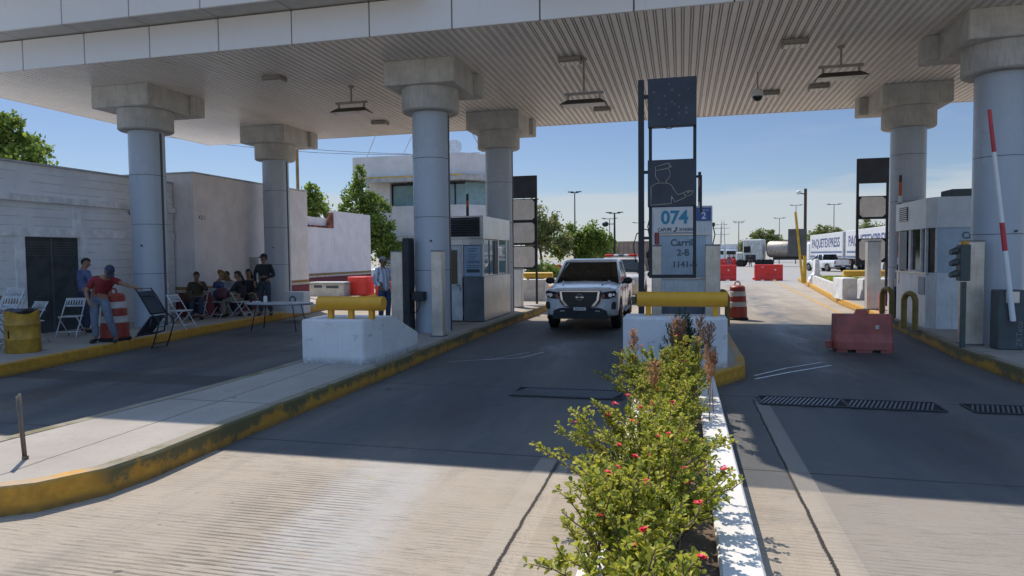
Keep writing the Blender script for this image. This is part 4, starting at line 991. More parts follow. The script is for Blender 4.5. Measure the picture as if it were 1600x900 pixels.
# two-storey control building
bw = M('rough_render', (.72, .69, .68), .9, var=.06, scale=.8, dirt=(.45, .43, .41), dirt_amt=.4, bmp=.7, bscale=6, streak=True)
t = thing('control_building', 'two storey grey rendered building with ribbon windows, behind the columns', 'building', (-23, 45, 0))
g = MB()
g.prism([(0, 0), (8.3, 0), (10.6, 2.3), (9.6, 5.5), (0, 5.5)], 7.62, 9.08); g.prism([(.7, .55), (8.2, .55), (10.2, 2.5), (9.3, 5.3), (.7, 5.3)], 3.42, 5.55)
g.box(.7, 2.6, .56, 5.2, 5.551, 7.61); g.box(.7, 9.0, 3.9, 5.2, 5.552, 7.6); g.prism([(1.6, 1.2), (2.55, 1.2), (2.55, 5.2), (1.6, 5.2)], 0, 3.0); g.box(2.56, 9, 4, 5.2, 0, 3.0)
g.build('wall', bw, t)
g = MB(); g.prism([(1.2, -.35), (8.4, -.35), (10.9, 2.1), (10.5, 2.5), (8.2, .3), (1.2, .3)], 7.2, 7.6); g.prism([(1.8, .1), (8.3, .1), (10.6, 2.3), (10.0, 4), (1.8, 4)], 3.02, 3.4); g.build('slab', M('slab_conc', (.5, .48, .45), .8), t)
g = MB(); g.prism([(1.2, -.37), (8.4, -.37), (8.4, -.35), (1.2, -.35)], 7.5, 7.58); g.build('drip_edge', yellow_l, t)
g = MB(); g.prism([(2.61, .9), (8.2, .9), (10.0, 2.8), (9.9, 2.9), (8.1, 1.0), (2.61, 1.0)], 5.56, 7.15); g.build('window', gl_sky, t)
g = MB()
for q in (2.62, 5.0, 7.4): g.box(q, q + .1, .84, .899, 5.56, 7.15)
g.box(2.62, 8.2, .84, .899, 7.02, 7.15); g.build('window_frame', blackm, t)
MB().box(2.57, 8.3, 1.4, 1.5, .3, 2.98).build('window', wglass, t)
g = MB(); g.box(2.7, 3.2, 1.0, 1.02, 1.9, 2.3); g.build('wall_sign', white_clean, t)
g = MB(); g.tube([(4.6, -.02, 9.0), (5.0, -.03, 8.7), (5.3, -.03, 8.1)], .05, 6); g.build('cable', blackm, t)
for i, (px_, hh, lx) in enumerate(((.8, 1.9, .9), (3.6, 1.7, .9), (9.6, 2.6, -1.4))):
    MB().tube([(px_, .6, 9.08), (px_ + lx, .6, 9.08 + hh)], .025, 6).build('antenna', galv, t)
MB().lathe([(.1, 0), (.55, .12), (.62, .2)], seg=20).build('satellite_dish', white_paint, t, loc=(7.4, 1, 9.5)).rotation_euler = (R(75), 0, 0)
# brown wall/building behind the pickup
t = thing('far_warehouse', 'long low brown ribbed building behind the pickup', 'building', (-10.5, 80, 0))
MB().box(0, 7.6, 0, 6, 0, 3.35).build('wall', M('ribbed_brown', (.36, .26, .2), .8, var=.15, scale=1.2), t)
g = MB()
for i in range(14): g.box(.1 + i * .54, .22 + i * .54, -.08, -.002, 0, 3.3)
g.build('rib', M('ribbed_brown2', (.3, .21, .16), .8), t); MB().box(-.1, 7.7, -.1, 6.1, 3.352, 3.46).build('coping', M('coping_b', (.45, .36, .3), .8), t)
t = thing('far_shed', 'pale low shed in the far distance between the red barriers and the trucks', 'building', (7.5, 175, 0))
MB().box(0, 8, 0, 6, 0, 4.2).build('wall', M('shed_pale', (.5, .5, .5), .8), t); MB().box(3.2, 5, -.05, -.002, 0, 3).build('door', blackm, t)
# brick wall at the right edge
t = thing('brick_wall', 'rough brown brick wall at the right edge beyond the booth', 'wall', (13.2, 34, 0))
m, nt, b = newmat('rough_brick'); co, x, y, z = coords(nt); br = nt.nodes.new('ShaderNodeTexBrick')
mp = nt.nodes.new('ShaderNodeMapping'); mp.inputs['Rotation'].default_value = (R(90), 0, 0); nt.links.new(co, mp.inputs[0]); nt.links.new(mp.outputs[0], br.inputs[0])
br.inputs['Color1'].default_value = (.22, .15, .11, 1); br.inputs['Color2'].default_value = (.3, .2, .15, 1); br.inputs['Mortar'].default_value = (.12, .1, .09, 1); br.inputs['Scale'].default_value = 4
nt.links.new(br.outputs[0], b.inputs['Base Color']); b.inputs['Roughness'].default_value = .9
MB().box(0, 14, 0, .3, 0, 2.9).build('wall', m, t); MB().box(-.05, 14, -.05, .35, 2.902, 3.02).build('coping', M('coping', (.5, .5, .5), .9), t)
t = thing('kerb_strip', 'yellow painted kerb strip in front of the rough brick wall', 'kerb', (9.8, 30, 0)); MB().box(0, 12, 0, .25, 0, .55, bevel=.02).build('kerb', yellow_l, t)
MB().box(0, 12, .26, .6, 0, .4).build('backing', M('coping', (.5, .5, .5), .9), t)

# ------------------------------------------------------------------ right divider: low wall, white barrier, camera pole, board
t = thing('retaining_wall', 'low stained white retaining wall around the bed on the right divider', 'wall', (0, 0, 0))
g = MB(); ins = [(5.85, 27.6), (6.1, 31), (6.5, 35), (7.05, 40.8)]; ww = M('bed_wall', (.6, .58, .55), .8, dirt=(.3, .28, .26), dirt_amt=.6, streak=True, bmp=.3)
g.prism([(5.78, 27.8), (5.95, 27.8), (6.2, 31), (6.6, 35), (7.2, 41), (7.03, 41), (6.43, 35), (6.03, 31)], .1, .66); g.build('wall', ww, t)
MB().prism([(5.96, 27.9), (8.4, 27.9), (8.9, 40.9), (7.21, 40.9), (6.61, 35), (6.21, 31)], .1, .45).build('soil', soil, t)
g = MB(); g.prism([(-.42, 0), (.42, 0), (.4, .15), (.14, .5), (.1, 1.32), (-.1, 1.32), (-.14, .5), (-.4, .15)], 0, 3.0, 'y')
o = g.build('jersey_barrier', white_paint, None, (7.55, 42.0, .2), rotz=R(-8)); tag(o, 'white concrete jersey barrier at the tip of the right divider', 'barrier')
t = thing('camera_pole', 'yellow and dark pole with a round camera on top, on the right divider', 'pole', (6.75, 41.2, .2))
MB().cyl((0, 0, 0), (0, 0, 2.9), .1, seg=14).build('lower_pole', yellow_l, t); MB().cyl((0, 0, 2.9), (0, 0, 5.3), .08, seg=12).build('upper_pole', M('rust_dark', (.08, .06, .04), .7), t)
MB().tube([(0, 0, 5.0), (-.3, 0, 5.05)], .03, 8).build('arm', blackm, t); MB().ball((-.36, 0, 5.1), .13).build('camera', white_paint, t)
tag(MB().cyl((0, 0, 0), (-.42, 0, 4.0), .07, seg=10).build('leaning_pole', yellow_l, None, (6.62, 41.0, .2)), 'thinner yellow pole leaning against the camera pole', 'pole')
t = thing('blank_board', 'dark grey blank board standing left of the yellow camera pole', 'board', (6.35, 41.02, .2)); MB().box(-.52, .46, -.03, .03, 1.55, 3.05, bevel=.01).build('board', M('board_grey', (.11, .115, .12), .6), t); MB().box(-.3, .36, .031, .07, 2.2, 2.3).box(-.3, .36, .031, .07, 2.7, 2.8).build('bracket', blackm, t)

# ------------------------------------------------------------------ lamp posts and poles
def lamp(x_, y_, H, label, arm=.8, m=None, flood_=False, r_=.07):
    t = thing('lamp_post', label, 'lamp post', (x_, y_, 0), 0, 'lamp posts along the highway')
    MB().cyl((0, 0, 0), (0, 0, H), r_ * 1.2, r_ * .7, seg=10).build('pole', m or M('pole_brown', (.14, .11, .08), .6), t)
    g = MB(); g.box(-arm, arm, -.04, .04, H, H + .07); g.build('cross_arm', blackm, t)
    for s in (-1, 1): MB().box(s * arm - .25, s * arm + .25, -.14, .14, H + .071, H + .14).build('lamp_head', blackm, t)
    if flood_: MB().ball((-.8, 0, H - .9), .3, (1, .8, .8)).tube([(0, 0, H - .9), (-.7, 0, H - .9)], .04, 6).build('side_camera', blackm, t)
lamp(-9.2, 60, 7.4, 'tall slim lamp post above the green bushes, left of the pickup', .35)
lamp(-5.7, 60, 5.5, 'thick dark lamp post behind the pickup roof', .5, blackm, True, .1)
for a, b_, h, l in ((-9.2, 90, 6.6, 'slim grey lamp post just left of the thick dark one'), (-6.6, 110, 6.9, 'small far lamp post right of the thick dark one'), (-3.6, 130, 7, 'tiny far lamp post nearest the black sign frame on its left'),
                  (22, 110, 9, 'lamp post on the right, above the trees behind the box trailers'), (17, 130, 8.1, 'far lamp post above the tank trailer'), (13.2, 170, 9.5, 'distant lamp post left of the tank trailer'), (9.5, 175, 9.0, 'very distant lamp post near the road vanishing point'),
                  (19, 125, 10, 'slim pole just left of the yellow camera pole'), (8.2, 200, 9, 'faintest distant lamp post over the far shed'), (11.6, 150, 8.3, 'distant lamp post beside the parked tractor unit')): lamp(a, b_, h, l, .8 if b_ < 160 else 1.2)
tag(MB().cyl((0, 0, 0), (0, 0, 7.0), .07, seg=10).build('pole', M('pole_ochre', (.3, .2, .09), .6), None, (-16.6, 27.2, 0)), 'slim ochre pole rising behind the rear left column', 'pole')
t = thing('pylon', 'distant lattice pylon near the road vanishing point', 'pylon', (10.6, 190, 0)); g = MB()
for s in (-1, 1): g.tube([(s * .8, 0, 0), (s * .3, 0, 11)], .09, 5)
for i in range(9): g.tube([(-.8 + i * .055, 0, i * 1.2), (.75 - i * .055, 0, i * 1.2 + 1.2)], .05, 4)
for q in (7, 8.6): g.box(-1.8, 1.8, -.06, .06, q, q + .12)
g.build('lattice', galv, t)

# ------------------------------------------------------------------ road barriers and drums
def wbarrier(x_, y_, L, H, label, m=redp, rz=0, knob=True, z_=0.0, group='red water filled barriers'):
    t = thing('plastic_barrier', label, 'barrier', (x_, y_, z_), rz, group); h = H
    g = MB(); n = 1
    secs = []
    for xx, sx in ((-L / 2, .8), (-L / 2 + .04, 1), (L / 2 - .04, 1), (L / 2, .8)):
        secs.append([(xx, a * sx, q) for a, q in ((-.24, .06), (-.24, .2), (-.17, .34), (-.13, h - .03), (-.09, h), (.09, h), (.13, h - .03), (.17, .34), (.24, .2), (.24, .06))])
    g.loft(secs, smooth=False)
    g.build('body', m, t)
    for a, b_ in ((-L / 2 + .04, -L * .28), (-L * .14, L * .14), (L * .28, L / 2 - .02)): MB().box(a, b_, -.22, .22, 0, .062).build('foot', m, t)
    g = MB(); g.box(-L / 2 - .12, -L / 2 - .003, -.06, .06, .06, .2, bevel=.01); g.build('connector', m, t)
    if knob: 
        g = MB(); g.prism([(-.13, h), (-.09, h + .09), (.07, h + .09), (.11, h)], -.05, .05, 'y'); g.build('cap', m, t)
    MB().box(L * .2, L * .26, -.16, -.145, h * .62, h * .72, rot=(R(-12), 'X')).build('sticker', reflective, t)
    if L > 1.2: MB().box(-L * .25, -L * .18, -.15, -.135, h * .82, h * .86, rot=(R(-12), 'X')).build('sticker', reflective, t)
    return t
wbarrier(3.35, 14.2, 1.02, .72, 'faded dull red plastic barrier in the shade of the right lane', redfade)
wbarrier(5.85, 50, 1.85, 1.12, 'bright red plastic barrier in the sun, right of the lane by the white jersey barrier', knob=False)
wbarrier(2.75, 50, 1.95, 1.1, 'bright red plastic barrier in the sun, directly behind the striped drum', knob=False)
wbarrier(.8, 50.5, 1.7, 1.1, 'bright red plastic barrier mostly hidden behind the 074 booth', knob=False)
for i, (a, l) in enumerate(((5.6, 'distant red barrier behind the pedestrian'), (7.6, 'distant red barrier right of the pedestrian'))): wbarrier(a, 104, 1.9, 1.15, l, knob=False)
wbarrier(-10.8, 58, 1.4, 1.1, 'small red barrier beside the hedge, left of the pickup', knob=False); wbarrier(-12.4, 59, .9, 1.1, 'smallest red barrier beside the far blank lane sign', knob=False)
wbarrier(10.4, 24, 1.9, 1.0, 'red barrier at the right edge beyond the right island', knob=False)
def drum(x_, y_, z_, label, s=1):
    t = thing('traffic_drum', label, 'traffic drum', (x_, y_, z_), 0, 'red and white traffic drums'); 
    MB().lathe([(.3, 0), (.31, .05), (.27, .07)]).build('base', rubber, t)
    g = MB(); zs = [.07, .38, .52, .68, .82, .95]; ms = [drum_red, reflective, drum_red, reflective, drum_red]
    for i, m_ in enumerate(ms):
        r0 = .275 - i * .014; g.mat(m_); g.lathe([(r0 - .01, zs[i]), (r0, zs[i] + .012), (r0 - .008, zs[i + 1] - .012), (r0 - .02, zs[i + 1])], seg=28)
    g.mat(drum_red); g.lathe([(.2, .951), (.16, .985), (.1, .99)], seg=20); g.build('body', None, t)
    g = MB(); pts = [(-.07, 0, .98), (-.07, 0, 1.05), (-.03, 0, 1.09), (.03, 0, 1.09), (.07, 0, 1.05), (.07, 0, .98)]; g.tube(pts, .018, 8); g.build('handle', drum_red, t)
drum(1.56, 20.5, 0, 'red and white striped drum standing in the sun right of the 074 booth'); drum(-11.55, 11.75, zf, 'red and white striped drum behind the man in the red polo shirt')
t = thing('rubbish_drum', 'dented yellow drum with a black bag, near the stacked white chairs at the left', 'drum', (-11.85, 9.95, zf))
g = MB(); ydm = M('drum_yellow', (.5, .29, .035), .5, var=.2, dirt=(.2, .12, .04), dirt_amt=.6)
g.lathe([(.27, 0), (.285, .02), (.28, .24), (.29, .26), (.28, .28), (.278, .5), (.288, .52), (.275, .54), (.272, .7), (.28, .74), (.255, .745), (.25, .68)], seg=30)
for v in g.bm.verts:
    if v.co.z > .6 : v.co.z += .03 * math.sin(math.atan2(v.co.y, v.co.x) * 3); v.co.x += .012 * math.sin(v.co.y * 30)
g.build('shell', ydm, t); MB().box(.0, .02, -.293, -.28, .28, .42).build('label', blackm, t)
g = MB(); g.lathe([(.25, .7), (.27, .76), (.22, .8), (.1, .74), (.02, .72)], seg=18)
for v in g.bm.verts: v.co += rv(.02)
g.build('bag', M('bag_black', (.02, .022, .025), .35), t)

# thin twin stake on the left island nose
t = thing('metal_stake', 'short galvanised stake standing alone on the sunlit nose of the left island', 'stake', (-5.43, 4.52, zf), 0)
g = MB(); g.cyl((0, 0, 0), (-.045, 0, .54), .011, seg=8); g.cyl((.022, 0, 0), (-.02, 0, .56), .011, seg=8); g.box(-.0, .03, -.02, .02, .0, .03); g.build('rod', M('stake_metal', (.2, .17, .14), .6, .4), t)

# ------------------------------------------------------------------ cabinet, red boxes, litter
t = thing('white_cabinet', 'low white cabinet box with a lid on the sunlit walkway', 'cabinet', (-15.2, 27, 0.2)); MB().box(-.85, .85, 0, .8, 0, .55, bevel=.02).build('body', M('cab_white', (.55, .56, .52), .5, dirt=(.2, .2, .2)), t)
MB().box(-.9, .9, -.06, .86, .552, .63, bevel=.02).build('lid', M('cab_lid', (.42, .44, .44), .5), t)
g = MB(); g.box(-.6, -.2, -.01, -.002, .38, .5); g.box(.0, .6, -.01, -.002, .36, .48); g.build('printing', txt_dark, t)
tag(MB().box(0, .95, 0, .8, 0, .85, bevel=.04).build('red_box', redp, None, (-14.5, 27.6, .2)), 'tall bright red plastic box right of the white cabinet', 'box')
tag(MB().box(0, .6, 0, .7, 0, .6, bevel=.04).build('red_box', redp, None, (-13.3, 27.9, .2)), 'smaller red plastic box right of the tall red box', 'box')

# ------------------------------------------------------------------ folding chairs and table
chw = M('chair_white', (.6, .63, .66), .45)
def chair(x_, y_, z_, rz, label, lean=None):
    t = thing('folding_chair', label, 'folding chair', (x_, y_, z_), R(rz), 'white folding chairs')
    for s in (-1, 1):
        MB().tube([(s * .21, -.27, 0), (s * .21, .0, .44), (s * .2, .24, .84)], .013, 8).build('side_rail', chw, t)
        MB().tube([(s * .185, .25, 0), (s * .185, -.16, .45)], .012, 8).build('rear_leg', chw, t)
    g = MB(); g.cyl((-.21, -.2, .12), (.21, -.2, .12), .01, seg=8); g.cyl((-.185, .18, .09), (.185, .18, .09), .01, seg=8); g.build('stretcher', chw, t)
    MB().box(-.18, .18, -.2, .18, .435, .46, bevel=.01).build('seat', chw, t)
    g = MB(); g.box(-.195, .195, .205, .225, .79, .845); g.box(-.195, .195, .165, .185, .655, .69)
    for i in range(7): q = -.165 + i * .055; g.loft([[(q - .012, .165, .691), (q + .012, .165, .691), (q + .012, .18, .691), (q - .012, .18, .691)], [(q - .012, .205, .789), (q + .012, .205, .789), (q + .012, .22, .789), (q - .012, .22, .789)]])
    g.build('backrest', chw, t)
    return t
chair(-13.15, 12.2, zf, 20, 'white folding chair standing open between the yellow drum and the dark door')
chair(-11.75, 13.95, zf, 95, 'white folding chair standing empty in front of the front left column')
for i, (a, b_, h, rz, l) in enumerate(((-12.75, 10.3, .0, 10, 'lowest of the white folding chairs piled at the left edge'), (-12.7, 10.35, .16, 14, 'middle one of the white folding chairs piled at the left edge'), (-12.75, 10.4, .32, 6, 'topmost of the white folding chairs piled at the left edge'))):
    c_ = chair(a, b_, zf + h, rz, l)
chair(-13.0, 11.1, zf, 350, 'white folding chair behind the yellow drum, next to the chair pile')
chs = ((-13.35, 16.55, 15, 'white folding chair under the person in the olive top'), (-12.35, 17.05, 100, 'white folding chair under the woman in the dark jacket'), (-12.65, 18.6, 200, 'white folding chair leaning behind the standing man in black'),
       (-12.95, 17.0, 170, 'white folding chair under the person in the straw hat'), (-14.0, 17.2 , 0, 'white folding chair beside the building corner, partly behind the column'))
for a, b_, rz, l in chs: chair(a, b_, zf, rz, l)
t = thing('folding_table', 'white folding table with thin dark legs at the edge of the walkway', 'table', (-10.35, 15.9, 0), R(6))
MB().prism([(.95 * math.cos(a) * (1 if abs(math.cos(a)) < .9 else 1), .42 * math.sin(a)) for a in [2 * PI * i / 28 for i in range(28)]], .70, .73).build('tabletop', M('table_white', (.5, .54, .58), .4, var=.05), t)
MB().prism([(.9 * math.cos(a), .38 * math.sin(a)) for a in [2 * PI * i / 28 for i in range(28)]], .675, .698).build('apron', steel_d, t)
for s in (-1, 1):
    for q in (-1, 1): MB().tube([(s * .5, q * .25, .675), (s * .62, q * .33, 0)], .014, 8).build('leg', M('leg_dark', (.06, .06, .065), .4, .5), t)
    MB().cyl((s * .55, -.28, .4), (s * .55, .28, .4), .01, seg=8).build('leg_brace', M('leg_dark', (.06, .06, .065), .4, .5), t)
t = thing('white_bottle', 'white bottle with a dark cap on the folding table', 'bottle', (-10.72, 15.85, .731)); MB().lathe([(.045, 0), (.05, .01), (.05, .15), (.03, .18)]).build('body', white_clean, t); MB().cyl((0, 0, .18), (0, 0, .215), .025, seg=12).build('cap', blackm, t)
tag(MB().tube([(-.12, 0, 0), (.1, .02, .0)], .02, 8).build('folded_paper', white_clean, None, (-10.95, 15.8, .752)), 'small rolled white paper on the left end of the folding table', 'paper')
t = thing('white_crate', 'white box with a round dark print behind the folding table', 'box', (-11.45, 18.6, zf)); MB().box(-.32, .32, -.2, .2, .0, .66, bevel=.015).build('box', white_clean, t)
MB().cyl((-.05, -.201, .42), (-.05, -.206, .42), .12, seg=24).build('round_print', txt_grey, t); MB().cyl((-.05, -.2065, .42), (-.05, -.209, .42), .07, seg=20).build('round_print', white_clean, t)
# dark metal and mesh chair held upside down
t = thing('metal_chair', 'dark metal mesh chair held tilted by the man in the red polo shirt', 'chair', (-10.55, 11.85, .2))
dm = M('chair_dark', (.03, .035, .045), .45, .4)
def ladder(pts, w_, nm):
    g = MB()
    for s in (-1, 1): g.tube([(p[0], p[1] + s * w_ / 2, p[2]) for p in pts], .014, 8)
    for i in range(7):
        u = i / 6 * (len(pts) - 1); k = min(int(u), len(pts) - 2); f = u - k; p = Vector(pts[k]).lerp(Vector(pts[k + 1]), f); g.cyl((p.x, p.y - w_ / 2, p.z), (p.x, p.y + w_ / 2, p.z), .009, seg=6)
    g.build(nm, dm, t)
ladder([(-.35, 0, 1.1), (-.22, 0, .95), (.02, 0, .58), (.16, 0, .5), (.2, 0, .38), (.05, 0, -.02), (.0, 0, -.12)], .42, 'frame')
ladder([(.02, 0, .5), (-.05, 0, .2), (-.38, 0, .12)], .42, 'armrest')
MB().prism([(-.33, 1.04), (-.31, 1.05), (.0, .6), (-.02, .58)], -.2, .2, 'y').build('mesh_back', M('mesh_dark', (.05, .06, .08), .8), t); MB().prism([(-.02, .54), (.0, .53), (-.35, .14), (-.37, .16)], -.2, .2, 'y').build('mesh_seat', M('mesh_dark', (.05, .06, .08), .8), t)
#PART3
# ------------------------------------------------------------------ people
hair_m = M('hair', (.015, .012, .01), .6); shoe = M('shoe_dark', (.02, .02, .022), .5)
def skinmesh(name, pts, edges, mat, parent, sub=2, root=0, extra=None):
    me = bpy.data.meshes.new(name); keys = list(pts); ix = {k: i for i, k in enumerate(keys)}
    me.from_pydata([pts[k][0] for k in keys], [(ix[a], ix[b_]) for a, b_ in edges], [])
    o = bpy.data.objects.new(name, me); C.objects.link(o)
    o.modifiers.new('s', 'SKIN'); sm = o.modifiers.new('ss', 'SUBSURF'); sm.levels = sub; sm.render_levels = sub
    for i, k in enumerate(keys):
        r_ = pts[k][1]; me.skin_vertices[0].data[i].radius = r_ if isinstance(r_, tuple) else (r_, r_); me.skin_vertices[0].data[i].use_root = (i == root)
    bake(o)
    bm = bmesh.new(); bm.from_mesh(o.data)
    for f in bm.faces: f.smooth = True; f.material_index = 0
    mats = [mat]
    if extra:
        g = MB(); g.bm.free(); g.bm = bm; g.mats = [mat]; extra(g); mats = g.mats
    bm.to_mesh(o.data); bm.free(); o.data.materials.clear()
    for m_ in mats: o.data.materials.append(m_)
    o.parent = parent; return o
def person(label, loc, rz, J, shirt, trousers, sleeve='long', hair='short', hat=None, sc=1.0, hem=.0, faceaway=False, shoes=shoe, group=None):
    """J gives joints: P pelvis, S spine, Ch chest, N neck, H head, and for each side sh el wr ha, hi kn an to. The figure faces -y."""
    t = thing('person', label, 'person', loc, R(rz), group); t.scale = (sc,) * 3
    J = {k: Vector(v) for k, v in J.items()}
    H = J['H']; up = (H - J['N']).normalized(); fw = J.get('F', Vector((0, -1, 0))); fw = (fw - up * fw.dot(up)).normalized(); sd_ = up.cross(fw)
    pts = {'P': (J['P'], (.15, .115)), 'S': (J['S'], (.135, .1)), 'Ch': (J['Ch'], (.165, .11)), 'N0': (J['Ch'].lerp(J['N'], .75), .07), 'N': (J['N'], .052),
           'H1': (H - up * .06 + fw * .012, (.066, .075)), 'H': (H + up * .015, (.074, .09)), 'H2': (H + up * .095, (.052, .064))}
    ed = [('P', 'S'), ('S', 'Ch'), ('Ch', 'N0'), ('N0', 'N'), ('N', 'H1'), ('H1', 'H'), ('H', 'H2')]
    for s in 'LR':
        w_, h_ = J['wr' + s], J['ha' + s]; d = (h_ - w_).normalized(); pal = w_ + d * .075
        pts.update({'sh' + s: (J['sh' + s], .062), 'el' + s: (J['el' + s], .042), 'wr' + s: (w_, .027), 'pa' + s: (pal, (.034, .018)), 'hi' + s: (J['hi' + s], .095), 'kn' + s: (J['kn' + s], .058), 'an' + s: (J['an' + s], .04), 'to' + s: (J['to' + s], (.038, .03))})
        ed += [('Ch', 'sh' + s), ('sh' + s, 'el' + s), ('el' + s, 'wr' + s), ('wr' + s, 'pa' + s), ('P', 'hi' + s), ('hi' + s, 'kn' + s), ('kn' + s, 'an' + s), ('an' + s, 'to' + s)]
        lat = d.cross(Vector((0, 1, .2))).normalized(); dn = lat.cross(d).normalized()
        if dn.z > 0: dn = -dn
        for i, (o_, L) in enumerate(((-.028, .07), (-.01, .08), (.01, .076), (.027, .06))):
            a = pal + lat * o_ + d * .02; m_ = a + d * L * .5 + dn * .01; e = a + d * L * .85 + dn * .035
            pts['f%s%d' % (s, i)] = (m_, .0085); pts['g%s%d' % (s, i)] = (e, .007); ed += [('pa' + s, 'f%s%d' % (s, i)), ('f%s%d' % (s, i), 'g%s%d' % (s, i))]
        th = w_ + d * .03 + lat * (-.035); pts['t' + s] = (th, .011); pts['u' + s] = (th + d * .045 - lat * .012 + dn * .015, .009); ed += [('wr' + s, 't' + s), ('t' + s, 'u' + s)]
    def face(g):
        g.mat(skin); g.ball(H - up * .012 + fw * .098, .016, (1, 1, 1.2), 1)
        for q in (-1, 1): g.ball(H + sd_ * q * .078 - up * .005, .022, (.5, .8, 1.2), 1)
        g.mat(M('mouth', (.2, .07, .06), .5)); g.ball(H - up * .055 + fw * .083, .017, (1.3, .5, .35), 1)
        g.mat(blackm)
        for q in (-1, 1): g.ball(H + sd_ * q * .03 + up * .012 + fw * .084, .009, sub=1)
    skinmesh('body', pts, ed, skin, t, extra=face)
    # shirt
    sp = {k: (pts[k][0], tuple(q + .02 for q in pts[k][1])) for k in ('P', 'S', 'Ch')}
    sp['P'] = (J['P'] + Vector((0, 0, .0)) + (J['P'] - J['S']).normalized() * (hem + .02), (.168, .135)); sp['N0'] = (J['Ch'].lerp(J['N'], .6), .085)
    se = [('P', 'S'), ('S', 'Ch'), ('Ch', 'N0')]
    for s in 'LR':
        sp['sh' + s] = (J['sh' + s], .078); se.append(('Ch', 'sh' + s))
        if sleeve == 'long': sp['el' + s] = (J['el' + s], .058); sp['wr' + s] = (J['el' + s].lerp(J['wr' + s], .9), .042); se += [('sh' + s, 'el' + s), ('el' + s, 'wr' + s)]
        else: sp['el' + s] = (J['sh' + s].lerp(J['el' + s], .75), .066); se += [('sh' + s, 'el' + s)]
    skinmesh('shirt', sp, se, shirt, t)
    tp = {'P': (J['P'], (.165, .13)), 'W': (J['P'].lerp(J['S'], .5), (.15, .12))}; te = [('P', 'W')]
    for s in 'LR':
        tp.update({'hi' + s: (J['hi' + s], .108), 'kn' + s: (J['kn' + s], .076), 'an' + s: (J['kn' + s].lerp(J['an' + s], .95), .062)}); te += [('P', 'hi' + s), ('hi' + s, 'kn' + s), ('kn' + s, 'an' + s)]
    skinmesh('trousers', tp, te, trousers, t)
    for s in 'LR':
        g = MB(); a, b_ = J['an' + s], J['to' + s]; d = (b_ - a).normalized(); g.ball((a + b_) / 2 - Vector((0, 0, .012)), .055, (1, 1, .8)); 
        for v in g.bm.verts: v.co += d * (v.co - (a + b_) / 2).dot(d) * 1.3
        g.build('shoe', shoes, t)
    c0 = H + up * .035 - fw * .018
    def cap_mesh(name, r_, m_, extra=None):
        g = MB(); g.ball((0, 0, 0), r_, (.88, 1.08, 1.08), 3)
        bmesh.ops.delete(g.bm, geom=[v for v in g.bm.verts if v.co.z < -.01 - (v.co.y + .02) * .9 and v.co.y < .04 and v.co.z < .03], context='VERTS')
        if extra: extra(g)
        mt = Matrix((sd_, -fw, up)).transposed().to_4x4(); mt.translation = c0
        for v in g.bm.verts: v.co = mt @ v.co
        return g.build(name, m_, t)
    if hair == 'short': cap_mesh('hair', .096, hair_m)
    elif hair == 'long':
        def ex(g): g.loft([[(q * .075, .05 + abs(1 - abs(q)) * .055, .04) for q in (-1, -.5, 0, .5, 1)] + [(.0, .03, .03)], [(q * .1, .08 + abs(1 - abs(q)) * .045, -.14) for q in (-1, -.5, 0, .5, 1)] + [(0, .05, -.14)], [(q * .07, .1 + abs(1 - abs(q)) * .03, -.34) for q in (-1, -.5, 0, .5, 1)] + [(0, .07, -.34)]])
        cap_mesh('hair', .1, hair_m, ex)
    if hat:
        kind, hm = hat
        def ex(g):
            if kind == 'cap': g.prism([(-.07, -.08), (-.06, -.16), (0, -.185), (.06, -.16), (.07, -.08)], .015, .03)
            else: g.lathe([(.06, .0), (.2, .0), (.215, -.015), (.2, -.01), (.06, -.008)], (0, 0, .03), 24)
        o = cap_mesh('cap' if kind == 'cap' else 'hat', .104, hm, ex)
    return t
def stand(**kw):
    J = dict(P=(0, 0, .95), S=(0, -.005, 1.13), Ch=(0, .0, 1.34), N=(0, -.01, 1.51), H=(0, -.03, 1.62))
    for s, q in (('L', 1), ('R', -1)):
        J.update({'sh' + s: (q * .18, 0, 1.4), 'el' + s: (q * .25, .03, 1.12), 'wr' + s: (q * .25, -.06, .88), 'ha' + s: (q * .245, -.1, .78), 'hi' + s: (q * .09, 0, .88), 'kn' + s: (q * .105, -.02, .48), 'an' + s: (q * .11, .02, .08), 'to' + s: (q * .13, -.13, .045)})
    J.update(kw); return J
def sit(**kw):
    J = dict(P=(0, .05, .54), S=(0, .07, .72), Ch=(0, .04, .92), N=(0, .0, 1.09), H=(0, -.04, 1.2))
    for s, q in (('L', 1), ('R', -1)):
        J.update({'sh' + s: (q * .175, .03, .98), 'el' + s: (q * .24, .0, .74), 'wr' + s: (q * .14, -.2, .64), 'ha' + s: (q * .08, -.28, .62), 'hi' + s: (q * .09, -.02, .53), 'kn' + s: (q * .12, -.42, .5), 'an' + s: (q * .12, -.4, .09), 'to' + s: (q * .13, -.54, .045)})
    J.update(kw); return J
def cloth(n, c, stripes=None): return M(n, c, .85, var=.14, scale=7, bmp=.3, bscale=22)
jeans = cloth('jeans', (.1, .14, .22)); jeans_l = cloth('jeans_light', (.16, .2, .27)); navy_c = cloth('navy_cloth', (.035, .05, .09)); black_c = cloth('black_cloth', (.025, .028, .035))
blue_shirt = cloth('dusty_blue_shirt', (.12, .15, .3)); polo = cloth('red_polo', (.25, .025, .035)); khaki = cloth('khaki', (.25, .22, .18))
m, nt, b = newmat('striped_shirt'); co, x, y, z = coords(nt); st = ((x * 60).sin() * .5 + .5).step(.35, .65)
nt.links.new(mix(nt, st, (.88, .9, .93), (.4, .5, .74)), b.inputs['Base Color']); b.inputs['Roughness'].default_value = .85; striped = m
